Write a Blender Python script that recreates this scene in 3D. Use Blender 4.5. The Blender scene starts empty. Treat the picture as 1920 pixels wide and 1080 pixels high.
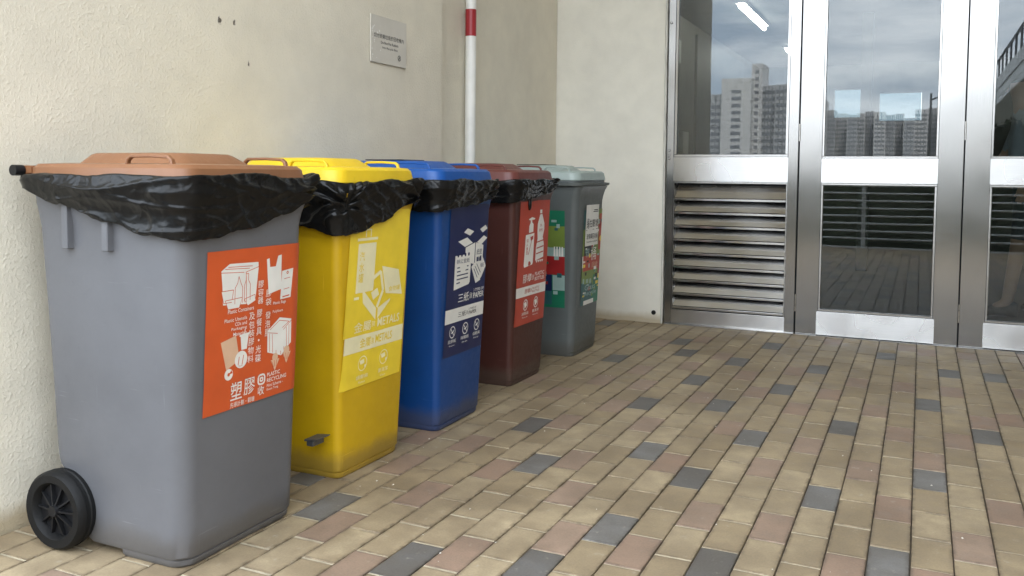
import bpy, bmesh, math, random
from mathutils import Vector, Matrix, noise
random.seed(11)
R = math.radians
scn = bpy.context.scene
col = scn.collection

# ------------------------------------------------------------------ camera
def cam_rotation(yaw, pitch, roll):
    cy, sy, cp, sp = math.cos(yaw), math.sin(yaw), math.cos(pitch), math.sin(pitch)
    fwd = Vector((-sy*cp, cy*cp, sp)); right = Vector((cy, sy, 0)); up = right.cross(fwd)
    c, s = math.cos(roll), math.sin(roll)
    r2 = right*c + up*s; u2 = up*c - right*s
    return Matrix((r2, u2, -fwd)).transposed()
CAM_ROT = cam_rotation(R(24.9006), R(-3.116), R(0.5108))
F_PX, CY_PX, CAM_H = 1651.87, 414.48, 1.0
cam = bpy.data.cameras.new('camera')
cam.sensor_width = 36; cam.lens = F_PX/1920*36; cam.shift_y = -(540-CY_PX)/1920
cam.clip_start = 0.05; cam.clip_end = 6000
cam_o = bpy.data.objects.new('camera', cam); col.objects.link(cam_o)
cam_o.matrix_world = Matrix.Translation((0, 0, CAM_H)) @ CAM_ROT.to_4x4()
scn.camera = cam_o
def project(p):
    c = CAM_ROT.transposed() @ (Vector(p) - Vector((0, 0, CAM_H)))
    if c.z > -0.05: return None
    return 960 + F_PX*c.x/-c.z, CY_PX - F_PX*c.y/-c.z

# ------------------------------------------------------------------ sky, sun, exposure
SUN_EL, SUN_AZ = 50, 20          # azimuth clockwise from +Y
world = bpy.data.worlds.new('World'); scn.world = world; world.use_nodes = True
wn, wl = world.node_tree.nodes, world.node_tree.links
bg = wn['Background']
sky = wn.new('ShaderNodeTexSky'); sky.sky_type = 'NISHITA'; sky.sun_disc = False
sky.sun_elevation = R(SUN_EL); sky.sun_rotation = R(SUN_AZ); sky.dust_density = 3.0; sky.air_density = 1.2
tc = wn.new('ShaderNodeTexCoord')
mp = wn.new('ShaderNodeMapping'); mp.inputs['Scale'].default_value = (2.2, 2.2, 9.0)
wl.new(tc.outputs['Generated'], mp.inputs['Vector'])
nz = wn.new('ShaderNodeTexNoise'); nz.inputs['Scale'].default_value = 1.6; nz.inputs['Detail'].default_value = 7; nz.inputs['Roughness'].default_value = .55
wl.new(mp.outputs[0], nz.inputs['Vector'])
cr = wn.new('ShaderNodeValToRGB')
cr.color_ramp.elements[0].position = .40; cr.color_ramp.elements[0].color = (3.3, 3.95, 4.8, 1)
cr.color_ramp.elements[1].position = .70; cr.color_ramp.elements[1].color = (9.8, 9.9, 10.0, 1)
wl.new(nz.outputs['Fac'], cr.inputs['Fac'])
mx = wn.new('ShaderNodeMix'); mx.data_type = 'RGBA'; mx.inputs[0].default_value = .93
wl.new(sky.outputs[0], mx.inputs[6]); wl.new(cr.outputs[0], mx.inputs[7])
wl.new(mx.outputs[2], bg.inputs['Color']); bg.inputs['Strength'].default_value = .15
sun = bpy.data.lights.new('sun', 'SUN'); sun.energy = 1.5; sun.angle = R(14); sun.color = (1, .96, .9)
sun_o = bpy.data.objects.new('sun', sun); col.objects.link(sun_o)
az = R(SUN_AZ)
sdir = Vector((math.sin(az)*math.cos(R(SUN_EL)), math.cos(az)*math.cos(R(SUN_EL)), math.sin(R(SUN_EL))))
sun_o.rotation_euler = (-sdir).to_track_quat('-Z', 'Y').to_euler(); sun_o.location = (0, -20, 30)
vs = scn.view_settings
vs.view_transform = 'Standard'; vs.look = 'None'; vs.gamma = 1; vs.use_curve_mapping = False
vs.exposure = 2.48

# ------------------------------------------------------------------ helpers
def tag(o, label=None, cat=None, group=None, kind=None):
    if label: o['label'] = label
    if cat: o['category'] = cat
    if group: o['group'] = group
    if kind: o['kind'] = kind
    return o
def empty(name, loc=(0, 0, 0), rz=0):
    o = bpy.data.objects.new(name, None); col.objects.link(o); o.location = loc; o.rotation_euler.z = rz
    o.empty_display_size = .1
    return o
class MB:
    def __init__(s): s.v = []; s.f = []; s.m = []
    def add(s, vs_, fs, mi=0):
        b = len(s.v); s.v += [tuple(v) for v in vs_]
        for f in fs: s.f.append(tuple(b+i for i in f)); s.m.append(mi)
        return s
    def box(s, x0, x1, y0, y1, z0, z1, mi=0):
        return s.add([(x0,y0,z0),(x1,y0,z0),(x1,y1,z0),(x0,y1,z0),(x0,y0,z1),(x1,y0,z1),(x1,y1,z1),(x0,y1,z1)],
            [(3,2,1,0),(4,5,6,7),(0,1,5,4),(1,2,6,5),(2,3,7,6),(3,0,4,7)], mi)
    def loft(s, loops, cap0=True, cap1=True, mi=0):
        n = len(loops[0]); vs_ = [p for l in loops for p in l]; fs = []
        for k in range(len(loops)-1):
            for i in range(n):
                j = (i+1) % n
                fs.append((k*n+i, k*n+j, (k+1)*n+j, (k+1)*n+i))
        if cap0: fs.append(tuple(range(n-1, -1, -1)))
        if cap1: fs.append(tuple((len(loops)-1)*n+i for i in range(n)))
        return s.add(vs_, fs, mi)
    def tube(s, pts, r, n=8, mi=0, closed=False):
        loops = []; P = [Vector(p) for p in pts]
        for i, p in enumerate(P):
            a = P[i-1] if i else (P[-1] if closed else P[0]); b = P[i+1] if i < len(P)-1 else (P[0] if closed else P[-1])
            t = (b-a).normalized(); h = Vector((0,0,1)) if abs(t.z) < .9 else Vector((1,0,0))
            u = t.cross(h).normalized(); w = u.cross(t)
            rr = r[i] if isinstance(r, (list, tuple)) else r
            loops.append([p + (u*math.cos(2*math.pi*k/n) + w*math.sin(2*math.pi*k/n))*rr for k in range(n)])
        if closed: loops.append(loops[0]); return s.loft(loops, False, False, mi)
        return s.loft(loops, True, True, mi)
    def disc(s, c, axis, r, h, n=24, mi=0, r2=None):
        a = Vector(axis).normalized(); c = Vector(c); q = Vector((0,0,1)) if abs(a.z) < .9 else Vector((1,0,0))
        u = a.cross(q).normalized(); w = a.cross(u); r2 = r if r2 is None else r2
        L = lambda cc, rr: [cc + (u*math.cos(2*math.pi*k/n) + w*math.sin(2*math.pi*k/n))*rr for k in range(n)]
        return s.loft([L(c, r), L(c+a*h, r2)], True, True, mi)
    def mesh(s, name, bevel=0, seg=1, smooth=False, recalc=True):
        me = bpy.data.meshes.new(name); me.from_pydata(s.v, [], s.f)
        for p, i in zip(me.polygons, s.m): p.material_index = i
        if recalc or bevel:
            bm = bmesh.new(); bm.from_mesh(me)
            if recalc: bmesh.ops.recalc_face_normals(bm, faces=bm.faces)
            if bevel:
                es = [e for e in bm.edges if len(e.link_faces) == 2 and e.calc_face_angle(0) > R(40)]
                bmesh.ops.bevel(bm, geom=es, offset=bevel, segments=seg, affect='EDGES', clamp_overlap=True)
            bm.to_mesh(me); bm.free()
        if smooth:
            for p in me.polygons: p.use_smooth = True
            if smooth is not True: me.set_sharp_from_angle(angle=R(smooth))
        me.update(); return me
    def build(s, name, mat, parent=None, bevel=0, seg=1, smooth=False, recalc=True):
        me = s.mesh(name, bevel, seg, smooth, recalc)
        for m in (mat if isinstance(mat, (list, tuple)) else [mat]): me.materials.append(m)
        return link(name, me, parent)
def link(name, me, parent=None):
    o = bpy.data.objects.new(name, me); col.objects.link(o)
    if parent: o.parent = parent
    return o
def copy_tree(o, parent=None):
    c = o.copy(); col.objects.link(c); c.parent = parent
    for ch in list(o.children): copy_tree(ch, c)
    return c

# ------------------------------------------------------------------ materials
def new_mat(name):
    m = bpy.data.materials.new(name); m.use_nodes = True
    return m, m.node_tree.nodes, m.node_tree.links, m.node_tree.nodes['Principled BSDF']
def N(nodes, typ, **kw):
    n = nodes.new(typ)
    for k, v in kw.items(): setattr(n, k, v)
    return n
def noise_node(nd, lk, vec, scale, detail=4, rough=.5, dist=0):
    n = nd.new('ShaderNodeTexNoise'); n.inputs['Scale'].default_value = scale; n.inputs['Detail'].default_value = detail
    n.inputs['Roughness'].default_value = rough; n.inputs['Distortion'].default_value = dist
    if vec: lk.new(vec, n.inputs['Vector'])
    return n
def ramp(nd, lk, fac, stops):
    r = nd.new('ShaderNodeValToRGB'); e = r.color_ramp.elements
    while len(e) < len(stops): e.new(.5)
    for el, (p, c) in zip(e, stops):
        el.position = p; el.color = (*c, 1) if isinstance(c, tuple) else (c, c, c, 1)
    lk.new(fac, r.inputs['Fac']); return r
def mixc(nd, lk, fac, a, b, blend='MIX'):
    m = nd.new('ShaderNodeMix'); m.data_type = 'RGBA'; m.blend_type = blend
    for sock, v in ((m.inputs[0], fac), (m.inputs[6], a), (m.inputs[7], b)):
        if isinstance(v, (int, float)): sock.default_value = v
        elif isinstance(v, tuple): sock.default_value = (*v, 1)
        else: lk.new(v, sock)
    return m.outputs[2]
def bump(nd, lk, h, strength, dist, bsdf, normal=None):
    b = nd.new('ShaderNodeBump'); b.inputs['Strength'].default_value = strength; b.inputs['Distance'].default_value = dist
    lk.new(h, b.inputs['Height'])
    if normal: lk.new(normal, b.inputs['Normal'])
    if bsdf: lk.new(b.outputs[0], bsdf.inputs['Normal'])
    return b.outputs[0]
def simple(name, c, rough=.5, metal=0, var=.12, scale=6, bump_s=0, bump_scale=80, spec=.5):
    m, nd, lk, b = new_mat(name)
    t = nd.new('ShaderNodeTexCoord')
    n = noise_node(nd, lk, t.outputs['Object'], scale, 5)
    rp = ramp(nd, lk, n.outputs['Fac'], [(.3, tuple(x*(1-var) for x in c)), (.7, tuple(min(1, x*(1+var)) for x in c))])
    lk.new(rp.outputs[0], b.inputs['Base Color']); b.inputs['Roughness'].default_value = rough; b.inputs['Metallic'].default_value = metal
    b.inputs['Specular IOR Level'].default_value = spec
    if bump_s:
        n2 = noise_node(nd, lk, t.outputs['Object'], bump_scale, 3); bump(nd, lk, n2.outputs['Fac'], bump_s, .002, b)
    return m
def stucco(name, base, coarse, spots=()):
    m, nd, lk, b = new_mat(name)
    t = nd.new('ShaderNodeTexCoord'); v = t.outputs['Object']
    n1 = noise_node(nd, lk, v, 1.1, 5, .6); n2 = noise_node(nd, lk, v, 9, 4)
    c = ramp(nd, lk, n1.outputs['Fac'], [(.3, tuple(x*.90 for x in base)), (.7, tuple(x*1.05 for x in base))]).outputs[0]
    c = mixc(nd, lk, .25, c, ramp(nd, lk, n2.outputs['Fac'], [(.3, .75), (.65, 1.0)]).outputs[0], 'MULTIPLY')
    # damp dirt just above the paving
    sx = nd.new('ShaderNodeSeparateXYZ'); lk.new(v, sx.inputs[0])
    n3 = noise_node(nd, lk, v, 14, 4); ma = N(nd, 'ShaderNodeMath', operation='MULTIPLY_ADD')
    lk.new(n3.outputs['Fac'], ma.inputs[0]); ma.inputs[1].default_value = -.045; lk.new(sx.outputs[2], ma.inputs[2])
    dr = ramp(nd, lk, ma.outputs[0], [(0, 1.0), (.05, 0.0)])
    c = mixc(nd, lk, dr.outputs[0], c, tuple(x*y for x, y in zip(base, (.62, .55, .45))))
    for (p, rad) in spots:
        d = N(nd, 'ShaderNodeVectorMath', operation='SUBTRACT'); lk.new(v, d.inputs[0]); d.inputs[1].default_value = p
        d2 = N(nd, 'ShaderNodeVectorMath', operation='MULTIPLY'); lk.new(d.outputs[0], d2.inputs[0]); d2.inputs[1].default_value = (1, 1/rad[0], 1/rad[1])
        ln = N(nd, 'ShaderNodeVectorMath', operation='LENGTH'); lk.new(d2.outputs[0], ln.inputs[0])
        nn = noise_node(nd, lk, v, 120, 2); ad = N(nd, 'ShaderNodeMath', operation='ADD'); lk.new(ln.outputs['Value'], ad.inputs[0]); lk.new(nn.outputs['Fac'], ad.inputs[1])
        rr = ramp(nd, lk, ad.outputs[0], [(.75, .9), (1.0, 0.0)])
        c = mixc(nd, lk, rr.outputs[0], c, (.05, .035, .025))
    lk.new(c, b.inputs['Base Color']); b.inputs['Roughness'].default_value = .62; b.inputs['Specular IOR Level'].default_value = .35
    vo = nd.new('ShaderNodeTexNoise'); vo.inputs['Scale'].default_value = 100; vo.inputs['Detail'].default_value = 3; vo.inputs['Distortion'].default_value = .25; lk.new(v, vo.inputs['Vector'])
    hr = ramp(nd, lk, vo.outputs['Fac'], [(.50, 0.0), (.70, 1.0)])
    big = noise_node(nd, lk, v, 2.3, 3); hm = N(nd, 'ShaderNodeMath', operation='MULTIPLY'); lk.new(hr.outputs[0], hm.inputs[0]); lk.new(ramp(nd, lk, big.outputs['Fac'], [(.35, .35), (.65, 1.3)]).outputs[0], hm.inputs[1])
    n4 = noise_node(nd, lk, v, 260, 2)
    nb = bump(nd, lk, n4.outputs['Fac'], .25, .003, None)
    bump(nd, lk, hm.outputs[0], coarse, .006, b, nb)
    return m
def brick_mat(name, c1, c2, dirt):
    m, nd, lk, b = new_mat(name)
    t = nd.new('ShaderNodeTexCoord'); g = nd.new('ShaderNodeNewGeometry'); v = g.outputs['Position']
    oi = nd.new('ShaderNodeObjectInfo'); at = N(nd, 'ShaderNodeAttribute', attribute_name='shade')
    ad = N(nd, 'ShaderNodeMath', operation='ADD'); lk.new(oi.outputs['Random'], ad.inputs[0]); lk.new(at.outputs['Fac'], ad.inputs[1])
    fr = N(nd, 'ShaderNodeMath', operation='FRACT'); lk.new(ad.outputs[0], fr.inputs[0])
    c = ramp(nd, lk, fr.outputs[0], [(0, c1), (1, c2)]).outputs[0]
    off = N(nd, 'ShaderNodeVectorMath', operation='ADD'); lk.new(v, off.inputs[0])
    sc = N(nd, 'ShaderNodeVectorMath', operation='SCALE'); lk.new(fr.outputs[0], sc.inputs['Scale']); sc.inputs[0].default_value = (7, 3, 5); lk.new(sc.outputs[0], off.inputs[1])
    n1 = noise_node(nd, lk, off.outputs[0], 13, 6, .6); n2 = noise_node(nd, lk, v, 3.2, 5, .6); n3 = noise_node(nd, lk, v, 160, 3, .6)
    c = mixc(nd, lk, ramp(nd, lk, n1.outputs['Fac'], [(.35, .55), (.7, 0.0)]).outputs[0], c, dirt)
    c = mixc(nd, lk, ramp(nd, lk, n2.outputs['Fac'], [(.38, .5), (.60, 0.0)]).outputs[0], c, tuple(x*.75 for x in dirt))
    c = mixc(nd, lk, .5, c, ramp(nd, lk, n3.outputs['Fac'], [(.3, .72), (.6, 1.0), (.75, 1.0)]).outputs[0], 'MULTIPLY')
    ea = N(nd, 'ShaderNodeAttribute', attribute_name='edge'); n6 = noise_node(nd, lk, v, 22, 4, .65); em_ = N(nd, 'ShaderNodeMath', operation='MULTIPLY')
    lk.new(ramp(nd, lk, ea.outputs['Fac'], [(.15, 0.0), (1.0, 1.0)]).outputs[0], em_.inputs[0]); lk.new(ramp(nd, lk, n6.outputs['Fac'], [(.36, 0.0), (.62, .85)]).outputs[0], em_.inputs[1])
    c = mixc(nd, lk, em_.outputs[0], c, tuple(x*.62 for x in dirt))
    # pale scuffs and chips
    n5 = noise_node(nd, lk, off.outputs[0], 28, 5, .65)
    c = mixc(nd, lk, ramp(nd, lk, n5.outputs['Fac'], [(.63, 0.0), (.76, .5)]).outputs[0], c, (.46, .42, .34))
    lk.new(c, b.inputs['Base Color'])
    lk.new(ramp(nd, lk, n1.outputs['Fac'], [(.3, .48), (.7, .66)]).outputs[0], b.inputs['Roughness'])
    b.inputs['Specular IOR Level'].default_value = .4
    bump(nd, lk, n3.outputs['Fac'], .3, .002, b)
    return m
def steel(name, tangent, base=.62, rough=.26, aniso=.85, smudge=True):
    m, nd, lk, b = new_mat(name)
    t = nd.new('ShaderNodeTexCoord'); g = nd.new('ShaderNodeNewGeometry'); v = g.outputs['Position']
    b.inputs['Metallic'].default_value = 1
    st = nd.new('ShaderNodeMapping'); lk.new(v, st.inputs[0])
    st.inputs['Scale'].default_value = (4, 400, 400) if tangent == 'z' else (400, 400, 4)
    fine = noise_node(nd, lk, st.outputs[0], 2.0, 3)
    sm = noise_node(nd, lk, v, 4, 1)
    c = ramp(nd, lk, fine.outputs['Fac'], [(.3, tuple(base*x*.93 for x in (1, .985, .955))), (.7, tuple(base*x*1.06 for x in (1, .985, .955)))]).outputs[0]
    if smudge: c = mixc(nd, lk, ramp(nd, lk, noise_node(nd, lk, v, 9, 1).outputs['Fac'], [(.58, 0.0), (.85, .3)]).outputs[0], c, (.4, .39, .37))
    lk.new(c, b.inputs['Base Color'])
    lk.new(ramp(nd, lk, sm.outputs['Fac'], [(.3, rough*.85), (.75, rough*1.35)]).outputs[0], b.inputs['Roughness'])
    b.inputs['Anisotropic'].default_value = aniso
    cb = nd.new('ShaderNodeCombineXYZ')
    for i, k in enumerate('xyz'): cb.inputs[i].default_value = 1.0 if tangent == k else 0.0
    lk.new(cb.outputs[0], b.inputs['Tangent'])
    w = noise_node(nd, lk, v, 2.2, 0)
    bump(nd, lk, w.outputs['Fac'], .06, .004, b)
    return m
def plastic(name, c, rough=.42, fade=.12):
    m, nd, lk, b = new_mat(name)
    t = nd.new('ShaderNodeTexCoord'); v = t.outputs['Object']
    n1 = noise_node(nd, lk, v, 3, 5, .6); n2 = noise_node(nd, lk, v, 38, 4, .7)
    cc = ramp(nd, lk, n1.outputs['Fac'], [(.3, tuple(x*(1-fade) for x in c)), (.7, tuple(min(1, x*(1+fade)) for x in c))]).outputs[0]
    cc = mixc(nd, lk, ramp(nd, lk, n2.outputs['Fac'], [(.66, 0.0), (.8, .35)]).outputs[0], cc, tuple(x*.5+.02 for x in c))
    for sc_, rot in (((130, 130, 5), .25), ((9, 9, 160), -.1)):
        mp_ = nd.new('ShaderNodeMapping'); lk.new(v, mp_.inputs[0]); mp_.inputs['Scale'].default_value = sc_; mp_.inputs['Rotation'].default_value = (rot, rot*.6, 0)
        ns = noise_node(nd, lk, mp_.outputs[0], 1.0, 2); msk = noise_node(nd, lk, v, 5, 2)
        mm = N(nd, 'ShaderNodeMath', operation='MULTIPLY'); lk.new(ramp(nd, lk, ns.outputs['Fac'], [(.70, 0.0), (.76, .45)]).outputs[0], mm.inputs[0]); lk.new(ramp(nd, lk, msk.outputs['Fac'], [(.5, 0.0), (.62, 1.0)]).outputs[0], mm.inputs[1])
        cc = mixc(nd, lk, mm.outputs[0], cc, tuple(min(1, x*1.5+.06) for x in c))
    sx = nd.new('ShaderNodeSeparateXYZ'); lk.new(v, sx.inputs[0])
    n3 = noise_node(nd, lk, v, 11, 5, .65); ma = N(nd, 'ShaderNodeMath', operation='MULTIPLY_ADD')
    lk.new(n3.outputs['Fac'], ma.inputs[0]); ma.inputs[1].default_value = -.10; lk.new(sx.outputs[2], ma.inputs[2])
    cc = mixc(nd, lk, ramp(nd, lk, ma.outputs[0], [(0, .38), (.05, 0.0)]).outputs[0], cc, (.11, .095, .075))
    lk.new(cc, b.inputs['Base Color'])
    lk.new(ramp(nd, lk, n2.outputs['Fac'], [(.3, rough*.85), (.7, rough*1.2)]).outputs[0], b.inputs['Roughness'])
    n4 = noise_node(nd, lk, v, 4.5, 2); nb = bump(nd, lk, n4.outputs['Fac'], .25, .012, None)
    n5 = noise_node(nd, lk, v, 420, 2); bump(nd, lk, n5.outputs['Fac'], .12, .001, b, nb)
    return m
def glass(name, ior, tint):
    m, nd, lk, b = new_mat(name); nd.remove(b)
    out = nd['Material Output']
    tr = nd.new('ShaderNodeBsdfTransparent'); tr.inputs[0].default_value = (*tint, 1)
    gl = nd.new('ShaderNodeBsdfGlossy'); gl.inputs['Roughness'].default_value = 0.0; gl.inputs['Color'].default_value = (.95, .97, 1, 1)
    fr = nd.new('ShaderNodeFresnel'); fr.inputs['IOR'].default_value = ior
    g = nd.new('ShaderNodeNewGeometry'); w = noise_node(nd, lk, g.outputs['Position'], 1.7, 1)
    bp = bump(nd, lk, w.outputs['Fac'], .05, .006, None); lk.new(bp, gl.inputs['Normal'])
    du = nd.new('ShaderNodeBsdfDiffuse'); du.inputs[0].default_value = (.6, .6, .58, 1); dm = nd.new('ShaderNodeMixShader')
    lk.new(ramp(nd, lk, noise_node(nd, lk, g.outputs['Position'], 5, 6, .7).outputs['Fac'], [(.45, .001), (.75, .010)]).outputs[0], dm.inputs[0])
    mx = nd.new('ShaderNodeMixShader'); lk.new(fr.outputs[0], mx.inputs[0]); lk.new(tr.outputs[0], mx.inputs[1]); lk.new(gl.outputs[0], mx.inputs[2])
    lk.new(mx.outputs[0], dm.inputs[1]); lk.new(du.outputs[0], dm.inputs[2]); lk.new(dm.outputs[0], out.inputs['Surface'])
    return m

M = {}
M['wall_left'] = stucco('cream_stucco', (.77, .715, .585), .27,
    spots=[((-2.26, 2.409, 1.528), (.022, .030)), ((-2.26, 2.481, 1.532), (.014, .026)), ((-2.26, 2.554, 1.392), (.010, .024))])
M['wall_back'] = stucco('cream_paint', (.82, .785, .68), .10)
M['blocker_brown'] = simple('light_blocker_brown', (.30, .25, .19), .6, scale=3)  # dark warm colour to hold down bounce from the added side wall
M['ceiling'] = simple('ceiling_paint', (.80, .77, .69), .8)
M['sealant'] = simple('sealant', (.62, .6, .53), .6, bump_s=.6, bump_scale=60)
M['joint'] = simple('joint_dirt', (.085, .067, .046), .95, bump_s=.5)
M['sand'] = simple('joint_sand', (.43, .37, .26), .95, var=.25, scale=20, bump_s=.6, bump_scale=300)
M['grit'] = simple('pale_grit', (.7, .66, .56), .9)
M['beige'] = brick_mat('paver_beige', (.35, .268, .16), (.495, .395, .25), (.23, .172, .108))
M['pink'] = brick_mat('paver_pink', (.335, .222, .155), (.40, .285, .205), (.235, .17, .12))
M['dark'] = brick_mat('paver_slate', (.128, .121, .112), (.25, .242, .228), (.13, .112, .09))
M['rail_steel'] = steel('brushed_steel_horizontal', 'z', .62, .25, .93)
M['stile_steel'] = steel('brushed_steel_vertical', 'x', .39, .20, .8, smudge=False)
M['bead_steel'] = steel('polished_steel_bead', 'z', .46, .2, .5)
M['slat_steel'] = steel('louvre_steel', 'z', .56, .17, .8, smudge=False)
M['screw'] = simple('screw_steel', (.6, .59, .57), .22, 1)
M['bridge_metal'] = simple('bridge_metal', (.05, .055, .06), .5)
M['glass'] = glass('door_glass', 1.64, (.80, .84, .83))
M['black_rubber'] = simple('black_rubber', (.010, .010, .010), .55, bump_s=.2, spec=.2)
M['black_plastic'] = simple('black_plastic', (.012, .012, .013), .42, spec=.25)
M['white_paint'] = simple('white_paint', (.78, .77, .72), .4)
M['red_paint'] = simple('red_paint', (.34, .022, .028), .4)
M['acrylic'] = simple('clear_acrylic_plate', (.60, .565, .49), .3, var=.05)
M['ink_black'] = simple('black_ink', (.03, .03, .03), .5)
M['concrete'] = simple('concrete', (.35, .34, .32), .85, scale=2)
M['ground'] = simple('ground_soil', (.12, .12, .10), .95, scale=.3)

# ------------------------------------------------------------------ text to flat triangles
_txt = {}
def glyphs(s, bold):
    k = (s, bold)
    if k not in _txt:
        cu = bpy.data.curves.new('lettering', 'FONT'); cu.body = s; cu.size = 1; cu.resolution_u = 2; cu.offset = bold*(.45 if s.isascii() else .12); cu.fill_mode = 'FRONT'
        o = bpy.data.objects.new('lettering', cu); me = o.to_mesh()
        vs_ = [(v.co.x, v.co.y) for v in me.vertices]; fs = [tuple(p.vertices) for p in me.polygons]
        o.to_mesh_clear(); bpy.data.objects.remove(o); bpy.data.curves.remove(cu)
        if not vs_: vs_ = [(0,0),(.001,0),(0,.001)]; fs = [(0,1,2)]
        x0 = min(v[0] for v in vs_); x1 = max(v[0] for v in vs_); y0 = min(v[1] for v in vs_); y1 = max(v[1] for v in vs_)
        w, h = max(x1-x0, 1e-6), max(y1-y0, 1e-6)
        _txt[k] = ([((x-x0)/w, (y-y0)/h) for x, y in vs_], fs, w/h)
    return _txt[k]
class Print:
    """flat artwork in a unit square, laid on a surface by fn(u, v, lift)"""
    def __init__(s, fn, aspect): s.fn = fn; s.a = aspect; s.c = {}; s.n = 0
    def mb(s, c): return s.c.setdefault(c, MB())
    def poly(s, pts, c, lift=1):
        s.n += 1; e = lift + (s.n % 7)*.06
        # fan triangulation is enough for the convex shapes used here
        s.mb(c).add([s.fn(u, v, e) for u, v in pts], [tuple(range(len(pts)))])
    def rect(s, u0, u1, v0, v1, c, lift=1, nu=24, nv=4):
        s.n += 1; e = lift + (s.n % 7)*.06; vs_ = []; fs = []
        for j in range(nv+1):
            for i in range(nu+1): vs_.append(s.fn(u0+(u1-u0)*i/nu, v0+(v1-v0)*j/nv, e))
        for j in range(nv):
            for i in range(nu): a = j*(nu+1)+i; fs.append((a, a+1, a+nu+2, a+nu+1))
        s.mb(c).add(vs_, fs)
    def line(s, p, q, w, c, lift=2):
        ax, ay = p[0]*s.a, p[1]; bx, by = q[0]*s.a, q[1]; dx, dy = bx-ax, by-ay; l = math.hypot(dx, dy) or 1
        nx, ny = -dy/l*w/2, dx/l*w/2
        s.poly([((ax+nx)/s.a, ay+ny), ((ax-nx)/s.a, ay-ny), ((bx-nx)/s.a, by-ny), ((bx+nx)/s.a, by+ny)], c, lift)
    def path(s, pts, w, c, lift=2, closed=False):
        n = len(pts)
        for i in range(n if closed else n-1): s.line(pts[i], pts[(i+1) % n], w, c, lift)
    def disc(s, u, v, r, c, lift=1, n=18): s.poly([(u+r*math.cos(2*math.pi*k/n)/s.a, v+r*math.sin(2*math.pi*k/n)) for k in range(n)], c, lift)
    def ring(s, u, v, r, w, c, lift=2, n=20): s.path([(u+r*math.cos(2*math.pi*k/n)/s.a, v+r*math.sin(2*math.pi*k/n)) for k in range(n)], w, c, lift, True)
    def text(s, t, u0, u1, v0, v1, c, bold=.012, lift=2.6):
        g, fs, _ = glyphs(t, bold)
        s.mb(c).add([s.fn(u0+(u1-u0)*x, v0+(v1-v0)*y, lift) for x, y in g], fs)
    def column(s, t, u0, u1, vtop, vbot, c, bold=.012):
        h = (vtop-vbot)/len(t)
        for i, ch in enumerate(t):
            if ch == '・': s.disc((u0+u1)/2, vtop-(i+.5)*h, h*.12, c, 2.6); continue
            s.text(ch, u0, u1, vtop-(i+.93)*h, vtop-(i+.07)*h, c, bold)
    def build(s, parent, mats, names):
        for c, mb in s.c.items(): tag(mb.build(names[c], mats[c], parent, recalc=False), kind='stuff')

# ------------------------------------------------------------------ setting: ground, paving
D = 5.775                       # plane of the doors
RZ = 4.7
WL, WR = -2.26, -2.335          # left wall, recessed stretch of it
mb = MB(); mb.add([(-2500,-3000,-.35),(2500,-3000,-.35),(2500,1500,-.35),(-2500,1500,-.35)], [(0,1,2,3)])
tag(mb.build('ground', M['ground']), kind='structure')
pave = MB().box(-9, 9, -1.9, D+.06, -.3, -.007).build('pavement', M['joint']); tag(pave, kind='structure')
PW, PL, X0, ODD0, EVEN0 = .1025, .2117, .003, 2.535, 2.438
DARK = {(-16,-2),(-15,9),(-14,3),(-13,12),(-12,-3),(-12,1),(-12,11),(-11,5),(-10,8),(-9,-3),(-9,2),(-9,10),(-8,-1),(-8,6),(-8,13),(-7,1),(-6,4),(-6,8),(-5,-2),(-5,10),(-3,1),(-3,5),(-2,13),(-1,-1),(0,3),(0,8),(1,11),(2,6),(3,11)}
PINK = {(-17,1),(-17,6),(-16,0),(-15,-3),(-15,1),(-15,5),(-14,-1),(-14,7),(-14,12),(-13,-4),(-13,0),(-13,3),(-13,8),(-12,5),(-12,7),(-12,13),(-11,-3),(-11,1),(-11,9),(-10,0),(-10,4),(-10,11),(-9,-2),(-9,6),(-8,2),(-8,9),(-7,-2),(-7,4),(-7,7),(-6,0),(-6,10),(-5,2),(-5,6),(-5,14),(-4,0),(-4,4),(-4,8),(-3,9),(-2,-1),(-2,3),(-2,7),(-1,1),(-1,5),(-1,9),(-1,14),(0,-1),(0,4),(0,14),(1,0),(1,5),(1,9),(2,2),(2,7),(2,14),(3,7),(4,10)}
def paver_mesh(l, w, name):
    m = MB(); hx, hy, ch = w/2, l/2, .0025
    lo = lambda ins, z: [(-hx+ins,-hy+ins,z),(hx-ins,-hy+ins,z),(hx-ins,hy-ins,z),(-hx+ins,hy-ins,z)]
    m.loft([lo(0, -.05), lo(0, -ch), lo(ch*.35, -ch*.3), lo(ch, 0), lo(.013, .0002)]); m.edge = [1.0]*16+[0.0]*4; return m
kinds = ('beige', 'pink', 'dark')
BW, BL = .0992, .2062
pm = {}
for k in kinds:
    src = paver_mesh(BL, BW, k); pm[k] = src.mesh('paver_'+k, recalc=False); pm[k].materials.append(M[k])
    pm[k].attributes.new('edge', 'FLOAT', 'POINT').data.foreach_set('value', src.edge)
cells = []
rnd = random.Random(5)
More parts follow.
